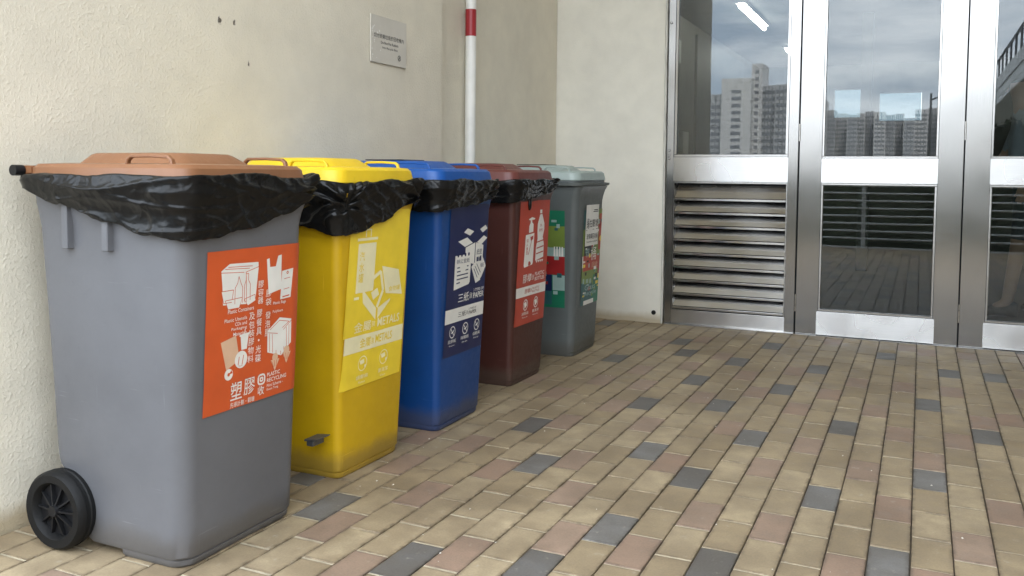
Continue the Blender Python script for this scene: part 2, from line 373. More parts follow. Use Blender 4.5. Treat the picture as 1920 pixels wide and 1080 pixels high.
for r in range(-23, 34):
    xc = X0 + (r+.5)*PW
    if xc-PW/2 < WL-.08: continue
    o = ODD0 if r % 2 else EVEN0
    for i in range(-20, 17):
        y0, y1 = o+i*PL, o+(i+1)*PL
        if y0 > D+.03 or y1 < -1.55: continue
        y1 = min(y1, D+.05)
        if y1-y0 < .02: continue
        q = rnd.random()
        known = -17 <= r <= 4 and -4 <= i
        k = 'dark' if (r, i) in DARK else 'pink' if (r, i) in PINK else 'beige'
        if not known: k = 'dark' if q < .09 else 'pink' if q < .25 else 'beige'
        yc = (y0+y1)/2
        pts = [project((xc+a*PW/2, yc+b*(y1-y0)/2, 0)) for a, b in ((-1,-1),(1,-1),(1,1),(-1,1))]
        area = 0
        if all(pts) and not (xc < -1.72 and 1.5 < yc < 4.8):
            cx = sum(p[0] for p in pts)/4; cyy = sum(p[1] for p in pts)/4
            if -20 < cx < 1940 and cyy < 1095:
                area = abs(sum(pts[j][0]*pts[(j+1)%4][1]-pts[(j+1)%4][0]*pts[j][1] for j in range(4)))/2
        cells.append((area, r, i, xc, yc, y1-y0, k, q))
cells.sort(reverse=True)
rest = MB(); rest_ed = []; rest_sh = []; sand = MB()
for n, (area, r, i, xc, yc, l, k, q) in enumerate(cells):
    jz = (rnd.random()-.5)*.003; ja = (rnd.random()-.5)*.014; tx, ty = (rnd.random()-.5)*.010, (rnd.random()-.5)*.012
    full = abs(l-PL) < 1e-4
    if n < 300 and full and area > 0:
        b = link('paver', pm[k], pave); b.location = (xc+(rnd.random()-.5)*.001, yc, jz); b.rotation_euler = (tx, ty, ja)
    else:
        src = paver_mesh(l-(PL-BL), BW, '')
        mi = kinds.index(k); rest.add([(x+xc, y+yc, z+jz) for x, y, z in src.v], src.f, mi); rest_sh += [q]*len(src.f); rest_ed += src.edge
    ye = yc+l/2
    sand.add([(xc-PW/2+.003, ye-.006, -.0016), (xc+PW/2-.003, ye-.006, -.0016), (xc+PW/2-.003, ye+.006, -.0016), (xc-PW/2+.003, ye+.006, -.0016)], [(0,1,2,3)])
ro = rest.build('far_paving', [M[k] for k in kinds], pave, recalc=False); tag(ro, kind='stuff')
at = ro.data.attributes.new('shade', 'FLOAT', 'FACE'); at.data.foreach_set('value', rest_sh); ro.data.attributes.new('edge', 'FLOAT', 'POINT').data.foreach_set('value', rest_ed)
tag(sand.build('joint_sand', M['sand'], pave, recalc=False), kind='stuff')
grit = MB(); rg_ = random.Random(4)
for _ in range(70):
    gx, gy, q = rg_.uniform(-1.7, 1.2), rg_.uniform(1.7, 5.6), rg_.uniform(.0012, .0035)
    grit.add([(gx+q*math.cos(a)*rg_.uniform(.6, 1.3), gy+q*math.sin(a)*1.3, .0012) for a in (0, 1.2, 2.5, 3.7, 5)]+[(gx, gy, .0012+q*.8)], [(0,1,5),(1,2,5),(2,3,5),(3,4,5),(4,0,5)])
tag(grit.build('floor_grit', M['grit'], pave), kind='stuff')
MB().box(-1.55, 1.16, D-.028, D+.05, -.006, .004).build('door_sill', M['bead_steel'], pave, bevel=.0015)

# ------------------------------------------------------------------ walls and ceiling
def thing_box(name, dims, mat, label, cat, bevel=0):
    return tag(MB().box(*dims).build(name, mat, bevel=bevel), label, cat)
wl_ = MB()
wl_.loft([[(x, y, z) for x, y in ((WL,1.27),(WL,4.0),(WR,4.012),(WR,5.756),(-2.62,5.756),(-2.62,1.27))] for z in (-.05, RZ)])
tag(wl_.build('rendered_wall', M['wall_left'], bevel=.008, seg=2), 'rough cream rendered wall behind the row of bins', 'wall')
bw = MB().box(-2.62, -1.562, 5.757, 6.0, -.05, RZ)
bwo = bw.build('painted_wall', M['wall_back'], bevel=.006, seg=2); tag(bwo, 'smooth cream painted wall between corner and steel louvre panel', 'wall')
MB().disc((-1.613, 5.7565, .07), (0,-1,0), .0155, .004, 20).build('drain_hole', M['black_rubber'], bwo)
sl = MB(); lo = []
for k in range(90):
    z = -.002 + k*.027; w = .007 + .004*noise.noise((0, 3, z*9)); x = -1.559 + .003*noise.noise((4, 0, z*7))
    lo.append([(x-w, 5.757, z), (x-w*.5, 5.7545, z), (x+w*.6, 5.7550, z), (x+w, 5.766, z), (x, 5.785, z)])
sl.loft(lo).build('sealant_bead', M['sealant'], bwo, smooth=True)
thing_box('lintel_wall', (-2.62, 5.2, 5.76, 6.0, 2.402, RZ), M['wall_back'], 'cream wall above the steel doors', 'wall')
thing_box('door_side_wall', (1.165, 5.2, 5.757, 6.0, -.05, 2.4), M['wall_back'], 'cream wall closing the porch beyond the last glass door', 'wall')
thing_box('side_light_blocker', (2.3, 2.55, -.1, 5.756, -.05, RZ), M['blocker_brown'], 'added unseen brown wall blocking side light from the bin fronts', 'wall')  # out of view, added to cut sky light on the bin fronts
thing_box('porch_roof', (-2.9, 5.4, 1.15, 16, RZ, RZ+.4), M['ceiling'], 'flat concrete porch roof over the bins and doors', 'roof')

# ------------------------------------------------------------------ steel doors
def beads(root, x0, x1, z0, z1, w=.013):
    m = MB(); y0, y1 = D+.004, D+.018
    m.box(x0, x1, y0, y1, z0, z0+w); m.box(x0, x1, y0, y1, z1-w, z1)
    m.box(x0, x0+w, y0+.0005, y1, z0+w, z1-w); m.box(x1-w, x1, y0+.0005, y1, z0+w, z1-w)
    m.build('glazing_bead', M['bead_steel'], root, bevel=.002)
def stile(root, x0, x1, z0, z1, y=D): return MB().box(x0, x1, y, y+.044, z0, z1).build('stile', M['stile_steel'], root, bevel=.002, seg=2)
def rail(root, name, x0, x1, z0, z1, y=D): return MB().box(x0, x1, y, y+.042, z0, z1).build(name, M['rail_steel'], root, bevel=.0025, seg=2)
def pane(root, x0, x1, z0, z1): return MB().box(x0, x1, D+.019, D+.027, z0, z1).build('glass_pane', M['glass'], root)
TOP = 2.4
lp = empty('louvre_panel', (0, 0, 0)); tag(lp, 'fixed stainless steel panel with glass above and louvre slats below', 'door panel')
j = stile(lp, -1.546, -1.502, 0.004, TOP)
for z in (1.105, 1.16, 1.128, 2.0): MB().disc((-1.531, D, z), (0,-1,0), .009, .004, 14, r2=.004).build('dome_screw', M['screw'], j, smooth=True)
stile(lp, -.767, -.7095, 0.004, TOP)
rail(lp, 'middle_rail', -1.5015, -.7675, .956, 1.115)
rail(lp, 'bottom_rail', -1.5015, -.7675, .004, .100)
rail(lp, 'top_rail', -1.5015, -.7675, 2.3, TOP)
beads(lp, -1.5, -.769, 1.116, 2.299, .018); pane(lp, -1.49, -.78, 1.125, 2.29)
lf = MB(); 
lf.box(-1.501, -1.493, D+.006, D+.04, .101, .955); lf.box(-.776, -.768, D+.006, D+.04, .101, .955); lf.box(-1.4929, -.7761, D+.006, D+.04, .944, .955)
lf.build('louvre_frame', M['bead_steel'], lp, bevel=.001)
for k in range(9):
    z = .106 + k*.0905
    prof = [(D+.004, z), (D+.004, z+.013), (D+.012, z+.019), (D+.060, z+.100), (D+.063, z+.098), (D+.015, z+.012), (D+.013, z+.002)]
    s = MB(); s.loft([[(-1.4925, y, zz) for y, zz in prof], [(-.7765, y, zz) for y, zz in prof]]); s.build('slat', M['slat_steel'], lp, bevel=.0008)
MB().box(-1.49, -.78, D+.075, D+.08, .1, .95).build('back_plate', M['black_plastic'], lp)
def glass_door(x0, label):
    d = empty('glass_door', (0, 0, 0)); tag(d, label, 'door', 'steel framed glass doors')
    L, Rr = x0, x0+.914
    stile(d, L, L+.131, .006, TOP-.02); stile(d, Rr-.131, Rr, .006, TOP-.02)
    rail(d, 'middle_rail', L+.1315, Rr-.1315, .957, 1.108, D-.001)
    rail(d, 'bottom_rail', L+.124, Rr-.124, .008, .154, D-.006)
    rail(d, 'top_rail', L+.1315, Rr-.1315, 2.27, TOP-.02)
    beads(d, L+.132, Rr-.132, 1.109, 2.269); pane(d, L+.138, Rr-.138, 1.115, 2.262)
    beads(d, L+.132, Rr-.132, .155, .956); pane(d, L+.138, Rr-.138, .161, .95)
    MB().box(L-.011, L+.004, D+.028, D+.046, .006, TOP-.02).build('gap_shade_strip', M['black_rubber'], d)  # black strip behind the door gap, standing in for its shade
    for z in (.145, 1.215, 2.1):
        h = MB()
        for q in range(3): h.disc((L-.003, D-.004, z+q*.0365), (0,0,1), .0055, .035, 10)
        h.build('hinge', M['screw'], d, smooth=40)
    return d
glass_door(-.6985, 'steel glass door hung beside the louvre panel')
glass_door(.2245, 'steel glass door on the far side from the louvre panel')
thing_box('door_head', (-1.546, 1.16, D, D+.05, TOP+.0005, TOP+.003), M['stile_steel'], 'thin steel head strip over the doors', 'door frame')

# ------------------------------------------------------------------ wall sign and pole
sg = empty('wall_sign', (WL+.004, 3.334, 1.494)); tag(sg, 'small clear acrylic notice plate fixed on the cream wall above the bins', 'sign')
MB().box(0, .005, 0, .30, 0, .212).build('plate', M['acrylic'], sg, bevel=.001)
P = Print(lambda u, v, l: (.0052+.0002*l, u*.30, v*.212), .30/.212)
P.text('切勿丟棄垃圾於回收桶內', .08, .92, .53, .63, 'k', .015); P.text('Do Not Put Rubbish', .27, .76, .42, .48, 'k', .02); P.text('Into Recycle Bins', .31, .74, .31, .37, 'k', .02)
P.ring(.79, .19, .055, .018, 'k'); P.line((.775, .16), (.805, .22), .03, 'k')
rw = random.Random(2)
for k in range(26):
    u, v = .03+rw.random()**2*.25, .08+rw.random()*.75; s = .008+.02*rw.random()
    P.poly([(u+s*.7*math.cos(a)*(.6+.4*rw.random()), v+s*math.sin(a)) for a in [q*1.05 for q in range(6)]], 'w', 3)
P.build(sg, {'k': M['ink_black'], 'w': M['white_paint']}, {'k': 'lettering', 'w': 'glue_residue'})
pl = empty('striped_pole', (-2.285, 4.36, 0)); tag(pl, 'white painted metal pole with a red band standing against the wall behind the bins', 'pole')
MB().disc((0,0,0), (0,0,1), .0295, 1.752, 28).build('shaft', M['white_paint'], pl, smooth=40)
MB().disc((0,0,1.752), (0,0,1), .0302, .146, 28).build('red_band', M['red_paint'], pl, smooth=40)
up = MB().disc((0,0,1.898), (0,0,1), .0295, 1.2, 28).build('shaft', M['white_paint'], pl, smooth=40)
MB().disc((.022,-.02,1.962), (.74,-.67,0), .006, .004, 10).build('rivet', M['black_plastic'], up)
MB().disc((0,0,0), (0,0,1), .045, .008, 24).build('base_flange', M['white_paint'], pl)

# ------------------------------------------------------------------ wheeled bins
def rrect(xb, xf, hy, rf, rb, z, n=6):
    pts = []
    for cx, cyy, r, a0 in ((xf-rf, hy-rf, rf, 0), (xb+rb, hy-rb, rb, 90), (xb+rb, -hy+rb, rb, 180), (xf-rf, -hy+rf, rf, 270)):
        for k in range(n+1):
            a = R(a0+90*k/n); pts.append((cx+r*math.cos(a), cyy+r*math.sin(a), z))
    return pts
class Shape:
    def __init__(s, hy0, hy1, r): s.hy0, s.hy1, s.r = hy0, hy1, r
    def hy(s, z): return s.hy0 + (s.hy1-s.hy0)*z/.93
    def xf(s, z): return .234 + .031*z/.93
    def front(s, y, z, lift):
        r = s.r; hy = s.hy(z); e = max(0, abs(y)-(hy-r))
        return (s.xf(z)-r+math.sqrt(max(0, r*r-e*e)) + .0018+.0003*lift, y, z)
def make_bin(name, loc, rz, body_c, lid_c, label, shape, rim_c=None, flap=False):
    root = empty(name, loc, rz); tag(root, label, 'recycling bin', 'wheeled recycling bins along the wall')
    bm_, lm_ = plastic('bin_plastic', body_c), plastic('lid_plastic', lid_c)
    hy, xf = shape.hy, shape.xf
    m = MB(); lv = []
    for z, xb, dx in ((.02,-.10,-.006),(.03,-.105,0),(.09,-.112,0),(.15,-.135,0),(.19,-.175,0),(.215,-.20,0),(.24,-.207,0),(.45,-.217,0),(.7,-.232,0),(.85,-.243,0),(.88,-.245,.004),(.91,-.248,.012),(.932,-.25,.024)):
        lv.append(rrect(xb, xf(z)+dx, hy(z)+min(dx, .008), shape.r, .035, z, 8))
    m.loft(lv)
    m.loft([rrect(.02, xf(0)-.010, hy(0)-.012, shape.r, .015, 0), rrect(.02, xf(0)-.003, hy(0)-.006, shape.r, .015, .008), rrect(.02, xf(.02)-.002, hy(.02)-.005, shape.r, .015, .021)])
    body = m.build('body', bm_, root, smooth=38)
    m = MB(); e = .014 if flap == 'wide' else 0
    m.loft([rrect(-.255, .268, .235, .055, .04, .930), rrect(-.262, .281+e, .247+e, .06, .045, .936), rrect(-.263, .283+e, .249+e, .06, .045, .950), rrect(-.257, .272, .240, .058, .042, .953),
            rrect(-.257, .272, .240, .058, .042, .972), rrect(-.253, .268, .236, .055, .04, .976)])
    rim = m.build('rim', bm_, root, smooth=38)
    for s in (-1, 1):
        for x in (-.113, .027):
            rb = MB(); y0 = hy(.8)*s
            rb.box(x-.010, x+.010, min(y0-.004*s, y0+.020*s), max(y0-.004*s, y0+.020*s), .795, .931); rb.build('rib', bm_, root, bevel=.002)
    # front grip under the rim
    # lid
    m = MB()
    m.loft([rrect(-.266, .276, .2435, .06, .05, .964), rrect(-.267, .277, .2445, .06, .05, .966), rrect(-.266, .270, .238, .06, .05, 1.004), rrect(-.262, .258, .228, .055, .05, 1.0135),
            rrect(-.22, .215, .180, .05, .045, 1.0165), rrect(-.212, .160, .140, .05, .045, 1.017), rrect(-.198, .128, .116, .05, .045, 1.0405), rrect(-.19, .118, .107, .045, .045, 1.0445), rrect(-.1, .06, .06, .04, .04, 1.0465)])
    lid = m.build('lid', lm_, root, smooth=30)
    for s in (-1, 1):
        h = MB(); y = .205*s; pts = [(.062, y, 1.009), (.066, y, 1.026), (.078, y, 1.034), (.14, y, 1.035), (.198, y, 1.032), (.208, y, 1.024), (.212, y, 1.009)]
        loops = []
        for k, p in enumerate(pts):
            a = Vector(pts[max(0,k-1)]); b = Vector(pts[min(len(pts)-1,k+1)]); t = (b-a).normalized(); nn = Vector((0,1,0)).cross(t)
            loops.append([Vector(p)+nn*q+Vector((0,w,0)) for q, w in ((-.004,-.007),(.004,-.007),(.004,.007),(-.004,.007))])
        h.loft(loops); h.build('lid_handle', lm_, lid, bevel=.002, smooth=30)
    for s in (-1, 1):
        hb = MB().box(-.302, -.255, .19*s-.034, .19*s+.034, .985, 1.009); hb.build('hinge_arm', lm_, lid, bevel=.004, seg=2)
    if flap:
        f = MB().box(-.16, .02, -.085, .085, 1.0468, 1.0505); fo = f.build('slot_cover', M['black_plastic'], lid, bevel=.002); fo.rotation_euler.y = 0
    rod = MB().disc((-.292, -.228, .996), (0,1,0), .0095, .456, 16); rod.disc((-.292, -.252, .996), (0,1,0), .0145, .026, 16); rod.disc((-.292, .226, .996), (0,1,0), .0145, .026, 16)
    rod.build('hinge_rod', M['black_plastic'], root, smooth=40)
    # wheels
    for s in (-1, 1):
        prof = [(.067,.004),(.070,-.018),(.076,-.026),(.096,-.0275),(.1025,-.020),(.1045,-.008),(.1022,-.005),(.1022,.005),(.1045,.008),(.1025,.020),(.096,.026),(.03,.026)]
        c = (-.156, .236*s, .1045); n = 40; w = MB(); loops = []
        for r_, off in prof: loops.append([(c[0]+r_*math.cos(2*math.pi*k/n), c[1]+off*(-s), c[2]+r_*math.sin(2*math.pi*k/n)) for k in range(n)])
        w.loft(loops, False, True)
        tyre = w.build('wheel', M['black_rubber'], root, smooth=35)
        hubm = MB(); yo = c[1]+.0255*s
        hubm.disc((c[0], c[1]+.004*s, c[2]), (0,s,0), .07, .001, 32); hubm.disc((c[0], c[1], c[2]), (0,s,0), .020, .027, 20, r2=.014)
        for k in range(10):
            a = 2*math.pi*k/10; d = Vector((math.cos(a), 0, math.sin(a))); q = Vector((-math.sin(a), 0, math.cos(a)))*.0022
            C = Vector(c)
            hubm.loft([[C+d*.014+q+Vector((0,.004*s,0)), C+d*.014-q+Vector((0,.004*s,0)), C+d*.014-q+Vector((0,.022*s,0)), C+d*.014+q+Vector((0,.022*s,0))],
                       [C+d*.069+q+Vector((0,.004*s,0)), C+d*.069-q+Vector((0,.004*s,0)), C+d*.069-q+Vector((0,.013*s,0)), C+d*.069+q+Vector((0,.013*s,0))]])
        hubm.build('hub', M['black_plastic'], tyre)
    MB().disc((-.156, -.2, .1045), (0,1,0), .011, .4, 14).build('axle', M['black_plastic'], root)
    return root, lid, bm_
def poster(root, shape, y0, y1, z0, z1, mat, shear=0, name='poster', wave=.0022, label=None):
    def fn(u, v, l):
        z = z0+(z1-z0)*v; y = y0+(y1-y0)*u + shear*(1-v)
        p = shape.front(y, z, l)
        wv = wave*(.5+.5*noise.noise((u*4.1, v*6.3, y0*17)))
        return (p[0]+wv, p[1], p[2])
    m = MB(); nu, nv = 24, 30
    vs_ = [fn(i/nu, j/nv, 0) for j in range(nv+1) for i in range(nu+1)]
    m.add(vs_, [(j*(nu+1)+i, j*(nu+1)+i+1, (j+1)*(nu+1)+i+1, (j+1)*(nu+1)+i) for j in range(nv) for i in range(nu)])
    o = m.build(name, mat, root, smooth=True, recalc=False)
    if label: o['label'] = label
    return o, Print(fn, (y1-y0)/(z1-z0))
def paper(name, c, rough=.38): return simple(name, c, rough, var=.06, scale=14, spec=.45)
M['p_orange'] = paper('orange_print_paper', (.58, .092, .021)); M['p_white'] = paper('white_print', (.74, .72, .66)); M['p_tan'] = paper('tan_print', (.66, .43, .28))
M['p_yellow'] = paper('yellow_print_paper', (.80, .585, .035)); M['p_cream'] = paper('cream_print', (.80, .73, .45)); M['p_navy'] = paper('navy_print_paper', (.012, .018, .075))
M['p_red'] = paper('red_print_paper', (.42, .052, .026)); M['p_green'] = paper('green_print', (.015, .16, .085)); M['p_olive'] = paper('olive_print', (.18, .25, .05))
M['p_crimson'] = paper('crimson_print', (.33, .022, .022)); M['p_teal'] = paper('teal_print', (.03, .11, .115)); M['p_pale'] = paper('pale_glass_print', (.30, .42, .38)); M['p_dkred'] = paper('dark_red_print', (.30, .03, .018))
NAMES = {'w': 'white_print', 'o': 'orange_print', 't': 'tan_print', 'n': 'navy_print', 'y': 'yellow_print', 'r': 'red_print', 'k': 'black_print', 'g': 'green_print', 'l': 'olive_print', 'c': 'crimson_print', 'e': 'teal_print', 'p': 'pale_print'}
PM = {'w': M['p_white'], 'o': M['p_orange'], 't': M['p_tan'], 'n': M['p_navy'], 'y': M['p_yellow'], 'r': M['p_red'], 'k': M['ink_black'], 'g': M['p_green'], 'l': M['p_olive'], 'c': M['p_crimson'], 'e': M['p_teal'], 'p': M['p_pale']}

shA, shB, shC = Shape(.214, .229, .048), Shape(.180, .226, .028), Shape(.194, .226, .04)
# --- grey bin with orange lid
b1, _, _ = make_bin('wheeled_bin', (-1.876, 1.816, 0), 0, (.127, .129, .138), (.235, .103, .045), 'grey wheeled bin with a tan orange lid and orange plastics poster', shA)
b1.scale = (1.03, 1.03, 1.0)
po, P = poster(b1, shA, -.150, .206, .377, .796, M['p_orange'], shear=-.008, label='orange poster about plastic recycling')
def panel(P, pts, lines, w=.004, c='w', lc='o'):
    P.poly(pts, c)
    for l in lines: P.path(l, w, lc)
panel(P, [(.135,.875),(.215,.915),(.51,.905),(.515,.87),(.49,.68),(.43,.645),(.16,.665),(.15,.78)], [[(.135,.865),(.38,.85),(.515,.875)],[(.385,.85),(.395,.66)],[(.20,.895),(.45,.885)],[(.17,.885),(.42,.872)]])
P.poly([(.14,.75),(.26,.75),(.245,.675),(.165,.675)], 'w', 1.5); P.path([(.14,.75),(.26,.75),(.245,.675),(.165,.675)], .004, 'o', closed=True)
P.poly([(.18,.69),(.35,.695),(.32,.632),(.21,.632)], 'w', 1.7); P.path([(.18,.69),(.35,.695),(.32,.632),(.21,.632)], .004, 'o', closed=True)
P.path([(.275,.66),(.275,.76),(.30,.79),(.31,.83),(.33,.79),(.35,.76),(.35,.66)], .004, 'o', 3); P.path([(.37,.66),(.37,.77),(.385,.8),(.385,.84),(.41,.84),(.41,.8),(.43,.77),(.43,.67)], .004, 'o', 3)
P.poly([(.37,.68),(.48,.70),(.49,.66),(.41,.635)], 'w', 1.9); P.path([(.37,.68),(.48,.70),(.49,.66),(.41,.635)], .004, 'o', closed=True)
P.poly([(.61,.835),(.60,.915),(.628,.92),(.638,.862),(.70,.862),(.725,.93),(.765,.935),(.765,.845),(.775,.705),(.63,.685)], 'w')
P.poly([(.775,.825),(.905,.835),(.885,.64),(.765,.635)], 'w', 1.4); P.line((.79,.65),(.87,.655), .008, 'o'); P.path([(.80,.77),(.87,.775)], .004, 'o'); P.path([(.80,.70),(.865,.705)], .004, 'o'); P.ring(.838,.81,.008,.006,'o')
P.column('膠容器', .515, .572, .785, .628, 'w'); P.column('膠袋', .60, .662, .72, .608, 'w')
P.text('Plastic Containers', .21, .475, .604, .630, 'w'); P.text('Plastic Bags', .685, .83, .603, .628, 'w'); P.text('Polyfoam', .685, .80, .548, .572, 'w')
P.column('發泡膠', .605, .662, .575, .405, 'w'); P.column('膠餐具・光碟', .51, .567, .60, .25, 'w'); P.column('及包裝膠物料', .428, .488, .59, .26, 'w')
for k, s in enumerate(('Plastic Utensils', 'CDs and', 'Packaging', 'Materials')):
    P.text(s, .405-(.225, .12, .155, .135)[k], .405, .552-k*.031, .574-k*.031, 'w')
panel(P, [(.635,.44),(.77,.515),(.905,.49),(.91,.33),(.80,.255),(.64,.30)], [[(.635,.43),(.78,.405),(.905,.48)],[(.78,.405),(.795,.262)],[(.66,.42),(.665,.30)],[(.69,.415),(.70,.29)],[(.73,.41),(.74,.28)],[(.82,.42),(.83,.275)],[(.85,.44),(.86,.29)],[(.88,.455),(.885,.31)],[(.665,.445),(.77,.495),(.88,.475),(.78,.43)]])
for u, v in ((.73, .235), (.86, .265)):
    P.disc(u, v+.02, .028, 't', 2.4, 14); P.poly([(u-.05, v+.005), (u+.05, v+.005), (u, v-.07)], 't', 2.45)
    for q in range(3): P.line((u-.04+q*.03, v-.0), (u-.015+q*.015, v-.045), .004, 'o', 3)
P.poly([(.15,.435),(.30,.46),(.345,.30),(.21,.255)], 't'); P.poly([(.345,.45),(.43,.455),(.415,.36),(.36,.36)], 'w', 1.5); P.line((.385,.45),(.39,.49), .006, 'w'); P.line((.335,.452),(.44,.458), .012, 'w')
P.disc(.36, .30, .055, 'w', 1.8); P.ring(.36, .30, .042, .003, 'o'); P.path([(.33,.27),(.34,.32)], .006, 'o', 3); P.path([(.37,.265),(.385,.325)], .006, 'o', 3); P.disc(.235, .225, .036, 'w', 1.9); P.disc(.235, .225, .011, 'o', 2.5); P.poly([(.235,.225),(.262,.25),(.275,.228)], 'o', 2.5)
P.text('塑', .262, .378, .052, .165, 'w', .03); P.text('膠', .398, .512, .060, .165, 'w', .03); P.text('收', .545, .615, .030, .09, 'w', .03)
P.path([(.548,.115),(.548,.15),(.562,.163),(.605,.163),(.618,.15),(.618,.115),(.605,.102),(.562,.102)], .012, 'w', closed=True); P.path([(.570,.122),(.570,.143),(.597,.143),(.597,.122)], .010, 'w', closed=True)
P.text('PLASTIC', .645, .79, .137, .163, 'w', .02); P.text('RECYCLING', .645, .865, .100, .126, 'w', .02); P.text('Pilot Scheme -', .645, .83, .068, .088, 'w'); P.text('Kwun Tong', .645, .775, .040, .060, 'w')
P.text('先導計劃・觀塘', .262, .512, .006, .040, 'w')
P.build(po, PM, NAMES)

# --- yellow bin
b2, _, pl2 = make_bin('wheeled_bin', (-1.912, 2.488, 0), R(-.6), (.56, .345, .005), (.74, .50, .015), 'yellow wheeled bin with a yellow lid for metals beside the grey bin', shB)
pd = MB(); pd.loft([[(.165,-.268,.145),(.165,-.20,.145),(.165,-.20,.152),(.165,-.268,.152)],[(.218,-.268,.155),(.218,-.20,.155),(.218,-.20,.158),(.218,-.268,.158)]]); pd.box(.170,.196,-.262,-.205,.130,.148)
pd.build('foot_lever', simple('grey_lever', (.07,.072,.075), .45), b2, bevel=.002)
po, P = poster(b2, shB, -.148, .200, .462, .885, M['p_yellow'], shear=-.032, label='upper yellow metals poster')
A = lambda v: (v-.293)/(1-.293)       # full-sheet height -> upper sheet
P.rect(.14,.43,A(.53),A(.80),'w'); P.rect(.12,.45,A(.815),A(.83),'w'); P.path([(.25,A(.835)),(.25,A(.875)),(.33,A(.875)),(.33,A(.835))], .012, 'w'); P.rect(.12,.20,A(.495),A(.51),'w')
P.column('汽水罐', .17, .25, A(.76), A(.58), 'y', .02)
P.poly([(.56,A(.66)),(.86,A(.625)),(.95,A(.475)),(.65,A(.50))], 'w'); P.text('食物罐', .70, .90, A(.505), A(.535), 'y', .02); P.path([(.72,A(.56)),(.745,A(.60)),(.77,A(.60)),(.80,A(.555))], .012, 'y')
P.poly([(.25,A(.55)),(.50,A(.425)),(.50,A(.36)),(.27,A(.47))], 'w'); P.path([(.26,A(.56)),(.54,A(.63)),(.60,A(.52)),(.51,A(.43))], .03, 'w'); P.poly([(.53,A(.425)),(.74,A(.465)),(.73,A(.45)),(.53,A(.365))], 'w'); P.poly([(.40,A(.52)),(.50,A(.54)),(.54,A(.50)),(.44,A(.475))], 'w')
P.text('金屬', .16, .43, .025, .105, 'w', .03); P.text('回收', .445, .50, .045, .09, 'w', .02); P.text('METALS', .54, .93, .035, .105, 'w', .03)
P.build(po, {**PM, 'w': M['p_cream']}, NAMES)
po, P = poster(b2, shB, -.172, .172, .292, .468, M['p_yellow'], shear=-.014, label='lower yellow metals poster with white strip')
P.rect(.0, 1, .66, .97, 'w'); P.text('金屬', .25, .43, .72, .90, 'y', .03); P.text('回收', .445, .485, .74, .86, 'y', .02); P.text('METALS', .51, .80, .74, .90, 'y', .03)
for u in (.32, .68):
    P.ring(u, .42, .135, .016, 'w'); P.poly([(u-.05,.48),(u+.02,.5),(u+.03,.42),(u-.03,.40)], 'w'); P.disc(u+.05, .36, .03, 'w')
P.text('請壓扁', .23, .42, .13, .21, 'w', .02); P.text('要清潔', .60, .77, .13, .21, 'w', .02); P.text('Flatten', .27, .38, .05, .09, 'w'); P.text('Clean', .64, .73, .05, .09, 'w')
P.build(po, {**PM, 'w': M['p_cream']}, NAMES)

# --- blue bin
b3, _, _ = make_bin('wheeled_bin', (-1.894, 3.086, 0), R(.4), (.003, .046, .185), (.006, .076, .30), 'blue wheeled bin with a blue lid for paper between yellow and brown bins', shB, flap=True)
po, P = poster(b3, shB, -.132, .196, .283, .892, M['p_navy'], shear=-.03, label='navy poster about three types of paper')
P.poly([(.36,.79),(.45,.815),(.62,.79),(.52,.765)], 'w'); P.poly([(.78,.80),(.93,.825),(.99,.80),(.86,.775)], 'w'); P.poly([(.22,.735),(.45,.755),(.60,.715),(.40,.695)], 'w'); P.poly([(.72,.715),(.90,.755),(1.0,.735),(.84,.695)], 'w')
P.poly([(.42,.69),(.67,.715),(.67,.57),(.42,.60)], 'w'); P.poly([(.69,.715),(.90,.69),(.90,.60),(.69,.56)], 'w', 1.3); P.text('紙皮', .72, .87, .63, .67, 'n', .02); P.rect(.73,.79,.585,.615,'n',2.5); P.rect(.81,.86,.59,.62,'n',2.5)
P.poly([(.17,.645),(.55,.645),(.58,.63),(.58,.46),(.55,.445),(.17,.425)], 'w', 2)
for k in range(4): P.disc(.24+k*.09, .645, .012, 'n', 3)
P.text('辦公室紙', .21, .54, .59, .62, 'n', .02, 3)
for k in range(5): P.line((.23, .565-k*.025), (.52-(.2 if k == 4 else 0), .568-k*.025), .008, 'n', 3)
P.poly([(.60,.555),(.86,.635),(1.0,.545),(.86,.455),(.74,.44)], 'w', 2.2); P.path([(.70,.555),(.82,.49)], .006, 'n', 3.2); P.path([(.74,.57),(.86,.505)], .006, 'n', 3.2); P.path([(.67,.54),(.78,.475)], .006, 'n', 3.2); P.text('報紙', .85, .94, .54, .57, 'n', .02, 3.2); P.rect(.80,.86,.585,.61,'n',3.2); P.path([(.86,.46),(.98,.50),(.97,.53)], .008, 'n', 3.2)
P.text('三紙', .30, .58, .335, .395, 'w', .03); P.text('回收', .60, .67, .345, .385, 'w', .015); P.text('3 TYPES OF', .70, .97, .385, .405, 'w', .012); P.text('PAPER', .70, .98, .34, .378, 'w', .03)
P.rect(0, 1, .215, .305, 'w'); P.text('三紙', .32, .52, .24, .275, 'k', .03); P.text('回收', .535, .58, .245, .27, 'k', .015); P.text('3 TYPES OF', .60, .80, .27, .283, 'k', .012); P.text('PAPER', .60, .81, .24, .264, 'k', .03)
for k, (u, t, e) in enumerate(((.20,'忌膠紙','Tape'), (.53,'除雜紙','Other paper'), (.84,'保乾爽','Dry'))):
    P.ring(u, .155, .036, .006, 'w'); P.line((u-.045,.18),(u+.045,.13), .006, 'w'); P.path([(u-.03,.15),(u+.02,.155),(u+.03,.168)], .008, 'w')
    P.text(t, u-.10, u+.10, .085, .108, 'w', .015); P.text(e, u-.07, u+.07, .062, .072, 'w')
P.build(po, PM, NAMES)

